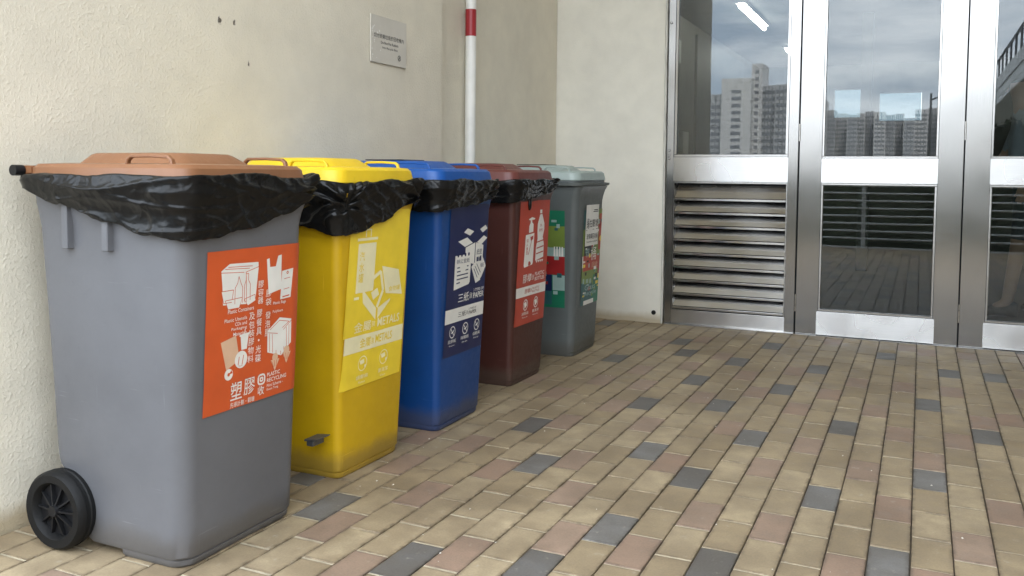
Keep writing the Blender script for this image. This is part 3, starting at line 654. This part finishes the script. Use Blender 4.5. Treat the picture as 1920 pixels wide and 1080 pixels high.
# --- brown bin
b4, _, _ = make_bin('wheeled_bin', (-1.944, 3.868, 0), R(-.4), (.064, .0205, .0155), (.135, .038, .030), 'brown wheeled bin with a brown lid and red plastic bottles poster', shB)
po, P = poster(b4, shB, -.152, .196, .281, .874, M['p_red'], shear=-.022, label='red poster about plastic bottles')
P.poly([(.20,.475),(.22,.46),(.48,.475),(.50,.49),(.50,.73),(.22,.72)], 'w'); P.poly([(.32,.735),(.46,.74),(.46,.80),(.43,.815),(.35,.81),(.32,.79)], 'w'); P.rect(.36,.41,.81,.835,'w'); P.poly([(.33,.835),(.50,.84),(.50,.85),(.40,.86),(.29,.845)], 'w')
P.column('個人護理', .25, .31, .69, .56, 'r', .02); P.path([(.44,.70),(.33,.56)], .008, 'r'); P.poly([(.37,.70),(.47,.71),(.46,.68),(.39,.67)], 'r', 2)
P.rect(.66,.73,.885,.915,'w'); P.poly([(.665,.875),(.735,.88),(.83,.80),(.84,.75),(.60,.74),(.60,.80)], 'w'); P.poly([(.60,.74),(.84,.75),(.80,.69),(.62,.68)], 'w'); P.poly([(.62,.68),(.80,.69),(.85,.63),(.86,.52),(.58,.50),(.58,.61)], 'w')
for v in (.60, .555, .65): P.line((.60,v),(.84,v+.012), .010, 'r')
for k in range(4): P.poly([(.60+k*.065,.50),(.665+k*.065,.50),(.632+k*.065,.478)], 'w')
P.text('水', .68, .75, .775, .80, 'r', .02); P.text('飲料', .66, .78, .735, .76, 'r', .02)
P.text('膠樽', .20, .48, .335, .405, 'w', .03); P.text('回收', .50, .57, .345, .39, 'w', .02); P.text('PLASTIC', .60, .92, .375, .405, 'w', .025); P.text('BOTTLES', .60, .93, .335, .365, 'w', .025)
P.rect(0, 1, .225, .305, 'w'); P.text('膠樽', .28, .46, .245, .285, 'r', .03); P.text('回收', .475, .52, .25, .28, 'r', .02); P.text('PLASTIC', .54, .78, .268, .285, 'r', .02); P.text('BOTTLES', .54, .78, .243, .26, 'r', .02)
for u, t in ((.33, '請壓扁'), (.68, '要清潔')):
    P.ring(u, .155, .042, .008, 'w'); P.poly([(u-.05,.17),(u+.02,.185),(u+.05,.15),(u-.02,.125)], 'w'); P.text(t, u-.11, u+.11, .075, .10, 'w', .02); P.text('Please do', u-.09, u+.09, .052, .062, 'w')
P.build(po, PM, NAMES)

# --- grey glass bin at the end
b5, _, _ = make_bin('wheeled_bin', (-1.928, 4.635, 0), R(.3), (.105, .116, .112), (.33, .39, .36), 'grey green wheeled bin with a pale lid and glass bottle stickers next to the corner', shC, flap='wide')
po, P = poster(b5, shC, -.115, .205, .27, .80, M['p_olive'], label='patchwork sticker about glass bottle recycling')
P.rect(0,.14,.0,.24,'e'); P.rect(0,.13,.80,1,'e'); P.rect(.15,.55,.0,.22,'e'); P.rect(.55,1,.0,.2,'g'); P.rect(.05,.95,.36,.52,'r'); P.rect(.08,.5,.52,.66,'k'); P.rect(.8,1,.56,.95,'r'); P.rect(.83,1,.30,.5,'c'); P.rect(.6,.9,.2,.3,'g'); P.disc(.45,.24,.03,'p',2.4); P.disc(.9,.68,.03,'y',2.4); P.rect(0,.10,.40,.52,'w')
rq = random.Random(6)
for _ in range(60):
    u, v = rq.random()*.9, .02+rq.random()*.9; P.rect(u, u+.04+.1*rq.random(), v, v+.015+.04*rq.random(), rq.choice('wgcpleky'), 1.5, 3, 1)
P.text('可以入', .12, .62, .64, .70, 'w', .02); P.text('桶', .42, .70, .46, .60, 'w', .03); P.text('玻璃', .16, .34, .50, .60, 'p', .03); P.text('回收', .5, .8, .38, .44, 't', .02); P.text('Glass', .18, .72, .15, .21, 'p', .02); P.text('Recycle', .18, .78, .08, .14, 'p', .02); P.rect(.15,.65,.0,.045,'w',2)
P.build(po, PM, NAMES)
po, P = poster(b5, shC, -.092, .118, .60, .828, M['p_white'], wave=.004, label='white notice with green district lettering')
for mmb in (po,):
    for v in mmb.data.vertices: v.co.x += .003
P.fn0 = P.fn; P.fn = lambda u, v, l: (lambda p: (p[0]+.003, p[1], p[2]))(P.fn0(u, v, l))
P.text('綠', .06, .26, .42, .68, 'k', .035); P.text('在觀塘', .28, .96, .45, .64, 'k', .03); P.rect(.55,.95,.82,.84,'k'); P.rect(.6,.9,.86,.88,'k'); P.line((.04,.385),(.97,.40), .012, 'k'); P.text('玻璃樽回收桶', .10, .95, .16, .30, 'k', .03); P.text('Glass bottle recycling bin', .10, .95, .07, .12, 'k', .02)
P.build(po, PM, NAMES)
# sticker wrapped on the near side of the same bin
def side_fn(u, v, l):
    z = .27+.53*v; x = -.06+.25*u
    return (x, -(shC.hy(z)+.0015+.0003*l), z)
m = MB(); m.add([side_fn(u, v, 0) for u, v in ((0,0),(1,0),(1,1),(0,1))], [(0,1,2,3)]); po = m.build('side_sticker', M['p_green'], b5, recalc=False)
po['label'] = 'green and red sticker on the bin side'
P = Print(side_fn, .25/.53)
P.rect(.45,1,.60,.84,'l'); P.rect(.45,1,.53,.62,'p'); P.rect(0,1,.34,.53,'c'); P.rect(0,.7,.17,.34,'n'); P.rect(.72,1,.18,.335,'p'); P.rect(.2,.7,.03,.17,'e')
for _ in range(34):
    u, v = rq.random()*.88, rq.random()*.93; P.rect(u, u+.05+.08*rq.random(), v, v+.02+.03*rq.random(), rq.choice('gegplec'), 1.8, 2, 1)
for k in range(4): P.poly([(.74+k*.06,.53),(.79+k*.06,.53),(.78+k*.06,.63),(.75+k*.06,.63)], 'w', 3)
P.build(po, PM, NAMES)

# ------------------------------------------------------------------ bin liners
def liner_mat():
    m, nd, lk, b = new_mat('black_liner_film')
    t = nd.new('ShaderNodeTexCoord'); v = t.outputs['Object']
    b.inputs['Base Color'].default_value = (.006, .006, .006, 1); b.inputs['Roughness'].default_value = .27; b.inputs['Specular IOR Level'].default_value = .28
    dn = noise_node(nd, lk, v, 14, 2); av = N(nd, 'ShaderNodeVectorMath', operation='MULTIPLY_ADD'); lk.new(dn.outputs['Color'], av.inputs[0]); av.inputs[1].default_value = (.06, .06, .06); lk.new(v, av.inputs[2])
    nb = None
    for sc_, st_, ds_ in ((24, .24, .010), (75, .10, .004)):
        vn = nd.new('ShaderNodeTexVoronoi'); vn.inputs['Scale'].default_value = sc_; lk.new(av.outputs[0], vn.inputs['Vector'])
        nb = bump(nd, lk, vn.outputs['Distance'], st_, ds_, b, nb)
    return m
M['liner'] = liner_mat()
def make_liner(bin_o, shape, keys, gathers, seed, label, tail=None, puff=1.0, crump0=1.0, zl=.958):
    """keys: bottom height at s = 0 back/near corner, 1 near/front corner, 2 front/far corner, 3 far/back corner, 4 = 0"""
    n, mrow = 440, 46
    outline = []
    base = rrect(-.268, .290, .256, .062, .05, 0, 8)
    # resample the rim outline by arc length, starting at the back near corner
    L = [0]
    for k in range(len(base)): L.append(L[-1] + (Vector(base[(k+1) % len(base)])-Vector(base[k])).length)
    tot = L[-1]; k0 = min(range(len(base)), key=lambda k: (base[k][0]+.268)**2 + (base[k][1]+.256)**2); s0 = L[k0]
    def at(s):
        s = (s0+s) % tot
        for k in range(len(base)):
            if L[k] <= s <= L[k+1]+1e-9:
                t = (s-L[k])/max(L[k+1]-L[k], 1e-9); a = Vector(base[k]); b = Vector(base[(k+1) % len(base)])
                p = a.lerp(b, t); return p
    pts = [at(tot*i/n) for i in range(n)]
    ks = sorted(keys)
    def param(p):       # continuous side parameter 0..4
        if p.y <= -.256+.035 and p.x < .29-.0: return (p.x+.268)/.558
        if p.x >= .29-.035: return 1+(p.y+.256)/.512
        if p.y >= .256-.035: return 2+(.29-p.x)/.558
        return 3+(.256-p.y)/.512
    def bottom(q):
        for a, b in zip(ks, ks[1:]):
            if a[0] <= q <= b[0]:
                t = (q-a[0])/(b[0]-a[0]); t = t*t*(3-2*t); return a[1]+(b[1]-a[1])*t
        return ks[-1][1]
    V = []; F = []
    crease = lambda x: (1-min(1, abs(x)*2.2))**3
    for i in range(n):
        p = pts[i]; a, b = pts[i-1], pts[(i+1) % n]; tn = (b-a).normalized(); nr = Vector((tn.y, -tn.x, 0)); s = tot*i/n
        q = min(max(param(p), 0), 4); zb = bottom(q) + .006*noise.noise((s*14, seed, 0)) + .003*noise.noise((s*50, seed, 3))
        lift = .012+.011*noise.noise((s*9, seed*3.1, 1.7))
        lift = max(.002, lift)*puff
        crump = crump0 if q > 1.15 else crump0*.35
        for r in range(mrow+1):
            t = r/mrow
            if r < 6:      # over the top of the rim, tucked below the lid
                k = r/6; off = -.014+.018*k; z = zl+lift*math.sin(k*math.pi*.62)
            else:
                k = (r-6)/(mrow-6); zt = zl+lift*math.sin(math.pi*.62); z = zt+(zb-zt)*k
                off = .006+.004*math.sin(min(1, k*4)*math.pi/2)
                # below the rim the film hangs in towards the bin
                under = max(0, .945-z); fall = min(1, under/.05)
                hug = .0
                off -= fall*.012 + under*.09
            w = 0
            if r >= 3:
                fade = min(1, (r-2)/6)
                w += .0060*crease(noise.noise((s*2.6+z*3, z*17-s*1.2, seed)))*fade + .004*noise.noise((s*4, z*9, seed+2))*fade
                w += crump*.0060*crease(noise.noise((s*11+z*14, z*12-s*3, seed+5)))*fade + crump*.004*crease(noise.noise((s*18-z*20, z*22+s*5, seed+15)))*fade
                w += crump*.0006*noise.noise((s*60, z*60, seed+9))*fade
                for gs, gz, amp, fq, rad in gathers:
                    ds = (s-gs*tot); ds -= tot*round(ds/tot); dz = z-gz; rr = math.hypot(ds, dz)
                    ph = math.atan2(dz, ds); e = math.exp(-(rr/rad)**2)
                    w += amp*e*math.sin(ph*fq+7*noise.noise((ph*1.1, rr*7, seed)))*min(1, rr/.03) - amp*1.1*math.exp(-(rr/.03)**2)
            off = max(off+w*puff, -.06 if r < 6 else (-.004 if z > .93 else -.014))
            pp = p+nr*off; V.append((pp.x, pp.y, z+ (w*.5 if 3 <= r else 0)))
    for i in range(n):
        j = (i+1) % n
        for r in range(mrow): F.append((i*(mrow+1)+r, i*(mrow+1)+r+1, j*(mrow+1)+r+1, j*(mrow+1)+r))
    m = MB(); m.add(V, F)
    if tail:
        y, z0, z1 = tail; lo = []
        for k in range(9):
            t = k/8; z = z0+(z1-z0)*t; w = .008+.012*math.sin(math.pi*min(1, t*1.02))**1.5*(t**.7); c = shape.front(y, z, 0)
            lo.append([(c[0]+.003+.008*math.cos(a)*(1 if t < .99 else .3), y+w*math.sin(a), z) for a in [2*math.pi*h/10 for h in range(10)]])
        m.loft(lo)
    o = m.build('bin_liner', M['liner'], smooth=True, recalc=False)
    o.location = bin_o.location; o.scale = bin_o.scale; o.rotation_euler = bin_o.rotation_euler
    sd = o.modifiers.new('film', 'SOLIDIFY'); sd.thickness = .0008; sd.offset = 1
    tag(o, label, 'bin liner', 'black bin liners folded over the bin rims')
    return o
make_liner(b1, shA, [(0,.955),(.25,.912),(.55,.868),(.8,.838),(1,.826),(1.2,.829),(1.45,.848),(1.7,.876),(1.95,.918),(2.1,.89),(3,.9),(4,.955)], [(.50,.935,.014,8,.12)], 3.3, 'black plastic liner folded over the rim of the grey bin with orange lid', zl=.974)
make_liner(b2, shB, [(0,.9),(.8,.82),(1,.795),(1.2,.80),(1.45,.825),(1.8,.885),(2,.872),(2.3,.84),(3,.88),(4,.9)], [(.50,.905,.015,7,.12),(.285,.90,.012,6,.14)], 9.1, 'black plastic liner folded over the rim of the yellow bin')
make_liner(b3, shB, [(0,.9),(.9,.85),(1.1,.858),(1.5,.872),(2,.895),(2.4,.87),(3,.9),(4,.9)], [(.50,.925,.013,8,.11)], 15.7, 'black plastic liner folded over the rim of the blue bin')
make_liner(b4, shB, [(0,.9),(.9,.862),(1.2,.872),(1.6,.89),(2,.93),(2.3,.91),(3,.9),(4,.9)], [(.50,.95,.012,7,.10)], 22.2, 'black plastic liner with a hanging tail over the rim of the brown bin', tail=(-.055, .89, .825))

# ------------------------------------------------------------------ inside the lobby behind the glass
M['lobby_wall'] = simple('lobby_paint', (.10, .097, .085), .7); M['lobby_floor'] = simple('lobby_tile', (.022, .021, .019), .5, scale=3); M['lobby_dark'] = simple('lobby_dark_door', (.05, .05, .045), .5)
LB = 14.5
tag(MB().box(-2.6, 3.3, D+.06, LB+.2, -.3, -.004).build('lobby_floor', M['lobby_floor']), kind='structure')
wb = MB(); wins = [(-1.27, -.87, 1.90, 2.33), (-.62, -.04, 1.84, 2.26)]
xs = sorted({-2.6, 3.3, *[w[0] for w in wins], *[w[1] for w in wins]}); zs = sorted({-.05, 2.7, *[w[2] for w in wins], *[w[3] for w in wins]})
for a, b in zip(xs, xs[1:]):
    for c, d in zip(zs, zs[1:]):
        if any(w[0] <= (a+b)/2 <= w[1] and w[2] <= (c+d)/2 <= w[3] for w in wins): continue
        wb.box(a, b, LB, LB+.15, c, d)
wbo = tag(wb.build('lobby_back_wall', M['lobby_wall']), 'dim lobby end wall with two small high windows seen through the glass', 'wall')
fg, nd, lk, b_ = new_mat('frosted_window'); nd.remove(b_); tr_ = nd.new('ShaderNodeBsdfTransparent'); tr_.inputs[0].default_value = (.20, .24, .26, 1); lk.new(tr_.outputs[0], nd['Material Output'].inputs['Surface'])
for w in wins: MB().box(w[0]+.002, w[1]-.002, LB+.05, LB+.056, w[2]+.002, w[3]-.002).build('window_pane', fg, wbo)
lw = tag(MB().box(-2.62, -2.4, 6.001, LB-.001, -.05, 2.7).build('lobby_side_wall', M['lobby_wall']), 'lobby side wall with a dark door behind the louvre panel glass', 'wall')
MB().box(-2.4, -2.37, 10.1, 13.0, 0, 2.6).build('dark_door', M['lobby_dark'], lw, bevel=.004)
for y, z in ((9.2, 2.3), (9.6, 1.35)): MB().box(-2.4, -2.36, y-.12, y+.12, z-.12, z+.12).build('switch_box', M['concrete'], lw, bevel=.004)
thing_box('lobby_far_side_wall', (3.2, 3.35, 6.001, LB-.001, -.05, 2.7), M['lobby_wall'], 'lobby side wall far behind the last glass door', 'wall')
thing_box('lobby_ceiling', (-2.6, 3.3, 6.001, LB+.15, 2.705, 2.8), M['lobby_wall'], 'dim lobby ceiling carrying the lit tubes', 'ceiling')
thing_box('lobby_column', (-.61, -.50, 9.95, 10.06, 0, 2.7), M['lobby_wall'], 'slim square column standing in the lobby', 'column', .004)
em, nd, lk, b_ = new_mat('tube_glow'); b_.inputs['Emission Color'].default_value = (1, .97, .9, 1); b_.inputs['Emission Strength'].default_value = 5.0
for k, y in enumerate((8.8, 12.1)):
    t = empty('ceiling_tube', (-1.66, y, 2.65)); tag(t, ('lit fluorescent tube on the lobby ceiling near the glass', 'lit fluorescent tube deeper inside the lobby ceiling')[k], 'ceiling light', 'lobby ceiling tubes')
    MB().box(-.05, .05, 0, 1.5, .025, .054).build('fitting', M['white_paint'], t, bevel=.004)
    MB().disc((0, .02, 0), (0,1,0), .022, 1.46, 16).build('tube', em, t, smooth=40)
# a person walking through the lobby, bare calf and dark shoes
def person():
    root = empty('person', (.68, 7.3, 0)); tag(root, 'person in dark shorts and dark trainers walking behind the last glass door', 'person')
    J = [(0,0,.98),(-.01,0,1.18),(-.02,0,1.40),(-.03,0,1.50),(-.05,0,1.60),(-.05,0,1.72),
         (.0,-.10,.94),(-.04,-.11,.53),(-.10,-.10,.10),(-.19,-.10,.045),
         (.0,.10,.94),(.03,.11,.52),(.22,.11,.14),(.15,.11,.06),
         (-.02,-.19,1.42),(.06,-.25,1.15),(-.05,-.26,.93),(-.02,.19,1.42),(-.12,.25,1.15),(-.26,.24,1.0)]
    E_ = [(0,1),(1,2),(2,3),(3,4),(4,5),(0,6),(6,7),(7,8),(8,9),(0,10),(10,11),(11,12),(12,13),(2,14),(14,15),(15,16),(2,17),(17,18),(18,19)]
    rad = [.15,.14,.15,.06,.085,.09,.09,.058,.042,.04,.09,.058,.042,.04,.06,.042,.032,.06,.042,.032]
    for h in (16, 19):
        bx, by, bz = J[h]
        for f in range(5):
            J.append((bx-.03+f*.012, by+(-.02 if f == 0 else 0), bz-.05-(.01 if f in (1,4) else 0))); J.append((bx-.045+f*.013, by-.005, bz-.10-(.012 if f in (2,3) else 0) + (.04 if f == 0 else 0)))
            E_ += [(h, len(J)-2), (len(J)-2, len(J)-1)]; rad += [.009, .008]
    me = bpy.data.meshes.new('body'); me.from_pydata(J, E_, [])
    o = bpy.data.objects.new('body', me); col.objects.link(o)
    o.modifiers.new('skin', 'SKIN'); ss = o.modifiers.new('sub', 'SUBSURF'); ss.levels = ss.render_levels = 2
    for v, r_ in zip(me.skin_vertices[0].data, rad): v.radius = (r_, r_)
    me.skin_vertices[0].data[0].use_root = True
    dg = bpy.context.evaluated_depsgraph_get(); m2 = bpy.data.meshes.new_from_object(o.evaluated_get(dg)); bpy.data.objects.remove(o)
    for mm in (simple('skin', (.36, .20, .13), .5), simple('dark_shorts', (.03, .035, .05), .8), simple('shirt', (.25, .27, .3), .8), simple('hair', (.015, .012, .01), .6)): m2.materials.append(mm)
    for p in m2.polygons:
        c = p.center; p.use_smooth = True
        p.material_index = 1 if .56 < c.z < 1.02 and abs(c.y) < .2 else 2 if 1.02 <= c.z < 1.48 and abs(c.y) < .26 and c.z > 1.2-.2*(abs(c.y) < .17) else 3 if c.z > 1.68 or (c.z > 1.56 and c.x > .0) else 0
    b = link('body', m2, root)
    for ax, ay, az, rz in ((-.10,-.10,0,0),(.2,.11,.03,R(-25))):
        s = MB(); lo = []
        for t, w, h in ((-.19,.02,.03),(-.17,.042,.055),(-.10,.05,.075),(-.02,.042,.10),(.05,.038,.11),(.07,.02,.09)):
            lo.append([(ax+t, ay+w*math.cos(a), az+.002+max(0, (h/2+h/2*math.sin(a)))) for a in [2*math.pi*k/12 for k in range(12)]])
        s.loft(lo).build('shoe', M['black_rubber'], root, smooth=True)
    nz_ = MB(); nz_.loft([[(-.137,-.012,1.61),(-.137,.012,1.61),(-.130,0,1.65)],[(-.152,-.004,1.615),(-.152,.004,1.615),(-.140,0,1.64)]]).build('nose', m2.materials[0], root)
person()

# ------------------------------------------------------------------ outside behind the camera (mirrored in the glass)
M['galv'] = simple('galvanised_rail', (.60, .62, .62), .35, .3); M['leaf'] = simple('leaf', (.022, .036, .014), .6, var=.5, scale=3); M['bark'] = simple('bark', (.08, .06, .045), .9)
M['tower_a'] = simple('tower_render', (.66, .645, .63), .85, var=.05, scale=.02); M['tower_b'] = simple('tower_render_grey', (.50, .50, .50), .85, var=.06, scale=.02); M['tower_glass'] = simple('tower_windows', (.24, .25, .27), .4)
M['bridge'] = simple('bridge_concrete', (.74, .74, .72), .85, scale=1)
kerb = MB().box(-9, 9, -1.9, -1.56, -.3, .003).build('kerb', M['concrete'], bevel=.006); tag(kerb, kind='structure')
fr = empty('railing', (0, -1.68, 0)); tag(fr, 'galvanised railing of horizontal bars seen reflected in the lower door glass', 'railing')
for k in range(9):
    MB().tube([(-8, 0, .13+k*.105), (8, 0, .13+k*.105)], .0125 if k < 8 else .024, 8).build('bar' if k < 8 else 'top_rail', M['galv'], fr, smooth=40)
for k in range(9): MB().box(-8.02+k*2.0+.45+.82, -7.97+k*2.0+.45+.82, -.022, .022, 0, .98).build('post', M['galv'], fr, bevel=.003)
def leaf_mass(n, fn, size, rnd_):
    m = MB()
    for _ in range(n):
        c = Vector(fn(rnd_)); a = Vector((rnd_.gauss(0,1), rnd_.gauss(0,1), rnd_.gauss(0,.6))).normalized(); b = a.orthogonal().normalized(); s = size*(.6+.8*rnd_.random())
        m.add([c-a*s, c+b*s*.35, c+a*s, c-b*s*.35], [(0,1,2,3)])
    return m
rl = random.Random(8)
hb = leaf_mass(26000, lambda r: (r.uniform(-9,9), -2.9+r.uniform(-.7,.7), (.1+1.0*r.random()**.6)*(1+.08*math.sin(r.random()*6))), .05, rl)
hb.box(-9, 9, -3.4, -2.5, -.3, .98)
tag(hb.build('hedge', M['leaf'], recalc=False), 'dense dark hedge growing behind the railing', 'hedge', kind='stuff')
def tree(x, y, h, rad, label, seed):
    r = random.Random(seed); root = empty('tree', (x, y, -.3)); tag(root, label, 'tree', 'trees beyond the railing')
    m = MB(); m.tube([(0,0,0),(.05,.02,h*.3),(0,.05,h*.6)], [h*.035, h*.028, h*.016], 8)
    for k in range(7):
        a = k*2.4; m.tube([(0,.03,h*(.35+.03*k)), (rad*.4*math.cos(a), rad*.4*math.sin(a), h*(.55+.03*k)), (rad*.75*math.cos(a), rad*.75*math.sin(a), h*(.68+.03*k))], [h*.014, h*.009, h*.004], 6)
    m.build('trunk', M['bark'], root, smooth=True)
    cl = [(r.uniform(-.6,.6)*rad, r.uniform(-.6,.6)*rad, h*r.uniform(.5,.92), rad*r.uniform(.25,.45)) for _ in range(16)]
    def pt(q):
        c = q.choice(cl); d = Vector((q.gauss(0,1), q.gauss(0,1), q.gauss(0,.8))).normalized()*c[3]*q.random()**.4
        return (c[0]+d.x, c[1]+d.y, c[2]+d.z)
    tag(leaf_mass(2600, pt, h*.035, r).build('crown', M['leaf'], root, recalc=False), kind='stuff')
tree(2.3, -22, 3.2, 1.3, 'small dark leafy tree growing by the footbridge piers', 1); tree(3.2, -27, 3.6, 1.6, 'broader dark tree growing under the footbridge', 2); tree(5.2, -18, 3.9, 1.8, 'tall dark tree beside the near footbridge pier', 3)
# footbridge
fb = empty('footbridge', (0, 0, 0)); tag(fb, 'concrete footbridge with a slatted metal parapet reflected in the last door', 'footbridge')
MB().box(3.0, 6.6, -70, -9, 4.35, 4.6).build('deck', M['bridge'], fb, bevel=.03); MB().box(3.0, 3.25, -70, -9, 4.6, 5.55).build('edge_beam', M['bridge'], fb, bevel=.03); MB().box(2.96, 2.995, -70, -9, 4.95, 5.0).build('drip_line', M['tower_b'], fb)
MB().box(6.35, 6.6, -70, -9, 4.6, 5.55).build('edge_beam', M['bridge'], fb, bevel=.03)
MB().box(3.08, 3.16, -70, -9, 6.42, 6.5).build('handrail', M['bridge_metal'], fb)
pr = MB()
for k in range(31): pr.box(3.09, 3.15, -69.5+k*2.0, -69.5+k*2.0+.3, 5.55, 6.42)
tag(pr.build('balusters', M['bridge_metal'], fb), kind='stuff')
for y in (-14, -32, -50, -66): MB().box(4.2, 5.4, y-.4, y+.4, -.35, 4.35).build('pier', M['bridge'], fb, bevel=.08)
# street lamp
sl_ = empty('street_lamp', (.33, -49, -.35)); tag(sl_, 'tall slim street lamp with one short arm in front of the far towers', 'street lamp')
MB().tube([(0,0,0),(0,0,3),(0,0,6.5)], [.11,.09,.06], 10).build('post', M['bridge_metal'], sl_, smooth=True); MB().tube([(0,0,6.1),(.9,0,6.45)], .045, 8).build('arm', M['bridge_metal'], sl_); MB().box(.8,1.4,-.12,.12,6.4,6.5).build('lamp_head', M['bridge_metal'], sl_, bevel=.02)
# tower blocks
def tower(dist, sx0, sx1, sz, label, group, mat, seed, cols, floor_h=2.9, style=0):
    y = 2*D-dist; x0, x1, zt = sx0*dist, sx1*dist, 1+sz*dist; w = x1-x0; dep = 16
    root = empty('tower_block', ((x0+x1)/2, y, -.35)); tag(root, label, 'tower block', group)
    r = random.Random(seed); h = zt+.35; m = MB(); m.box(-w/2, w/2, -dep, 0, 0, h)
    if style == 1: m.box(-w*.18, w*.22, -dep*.8, .02, h, h+w*.12)
    m.build('walls', mat, root)
    wm = MB(); nf = int((h-1.5)/floor_h)
    for c in range(cols):
        cx = -w/2+(c+.5)*w/cols; hw = w/cols*(.16 if style == 2 else .3)
        for f in range(nf):
            z = .8+f*floor_h
            wm.box(cx-hw, cx+hw, -.3, .06, z, z+1.45)
        if style != 2 and c < cols-1: wm.box(-w/2+(c+1)*w/cols-.25, -w/2+(c+1)*w/cols+.25, -.3, .12, 0, h-.6)
    tag(wm.build('windows', M['tower_glass'], root), kind='stuff')
    return root
G1, G2 = 'near tower blocks reflected in the glass', 'far tower blocks reflected in the glass'
tower(382, -.226, -.2075, .090, 'narrow dim tower block at the edge of the near estate', G1, M['tower_b'], 1, 3)
tower(378, -.2075, -.174, .1075, 'broad pale tower wall with a single column of small windows', G1, M['tower_a'], 2, 1, style=2)
tower(384, -.174, -.162, .1225, 'tallest slim pale tower with a raised crest', G1, M['tower_a'], 3, 1, style=2)
tower(386, -.162, -.148, .0985, 'dark windowed tower beside the tallest pale one', G1, M['tower_b'], 4, 4)
tower(383, -.148, -.126, .099, 'greenish windowed tower at the estate end', G1, M['tower_b'], 5, 5)
for k, (a, b, s) in enumerate([(-.104,-.095,.080),(-.095,-.086,.070),(-.086,-.074,.0665),(-.074,-.064,.065),(-.064,-.056,.0668),(-.056,-.047,.0685),(-.047,-.036,.0675),(-.036,-.027,.0645),(-.027,-.019,.0655),(-.019,-.009,.0605),(-.009,.003,.069),(.003,.014,.070),(.014,.03,.072)]):
    tower(640+7*(k % 3), a, b, s, ('distant pale tower block in the far skyline row', 'distant grey tower block in the far skyline row')[k % 2], G2, (M['tower_a'], M['tower_b'])[k % 2], 20+k, 3+k % 3)
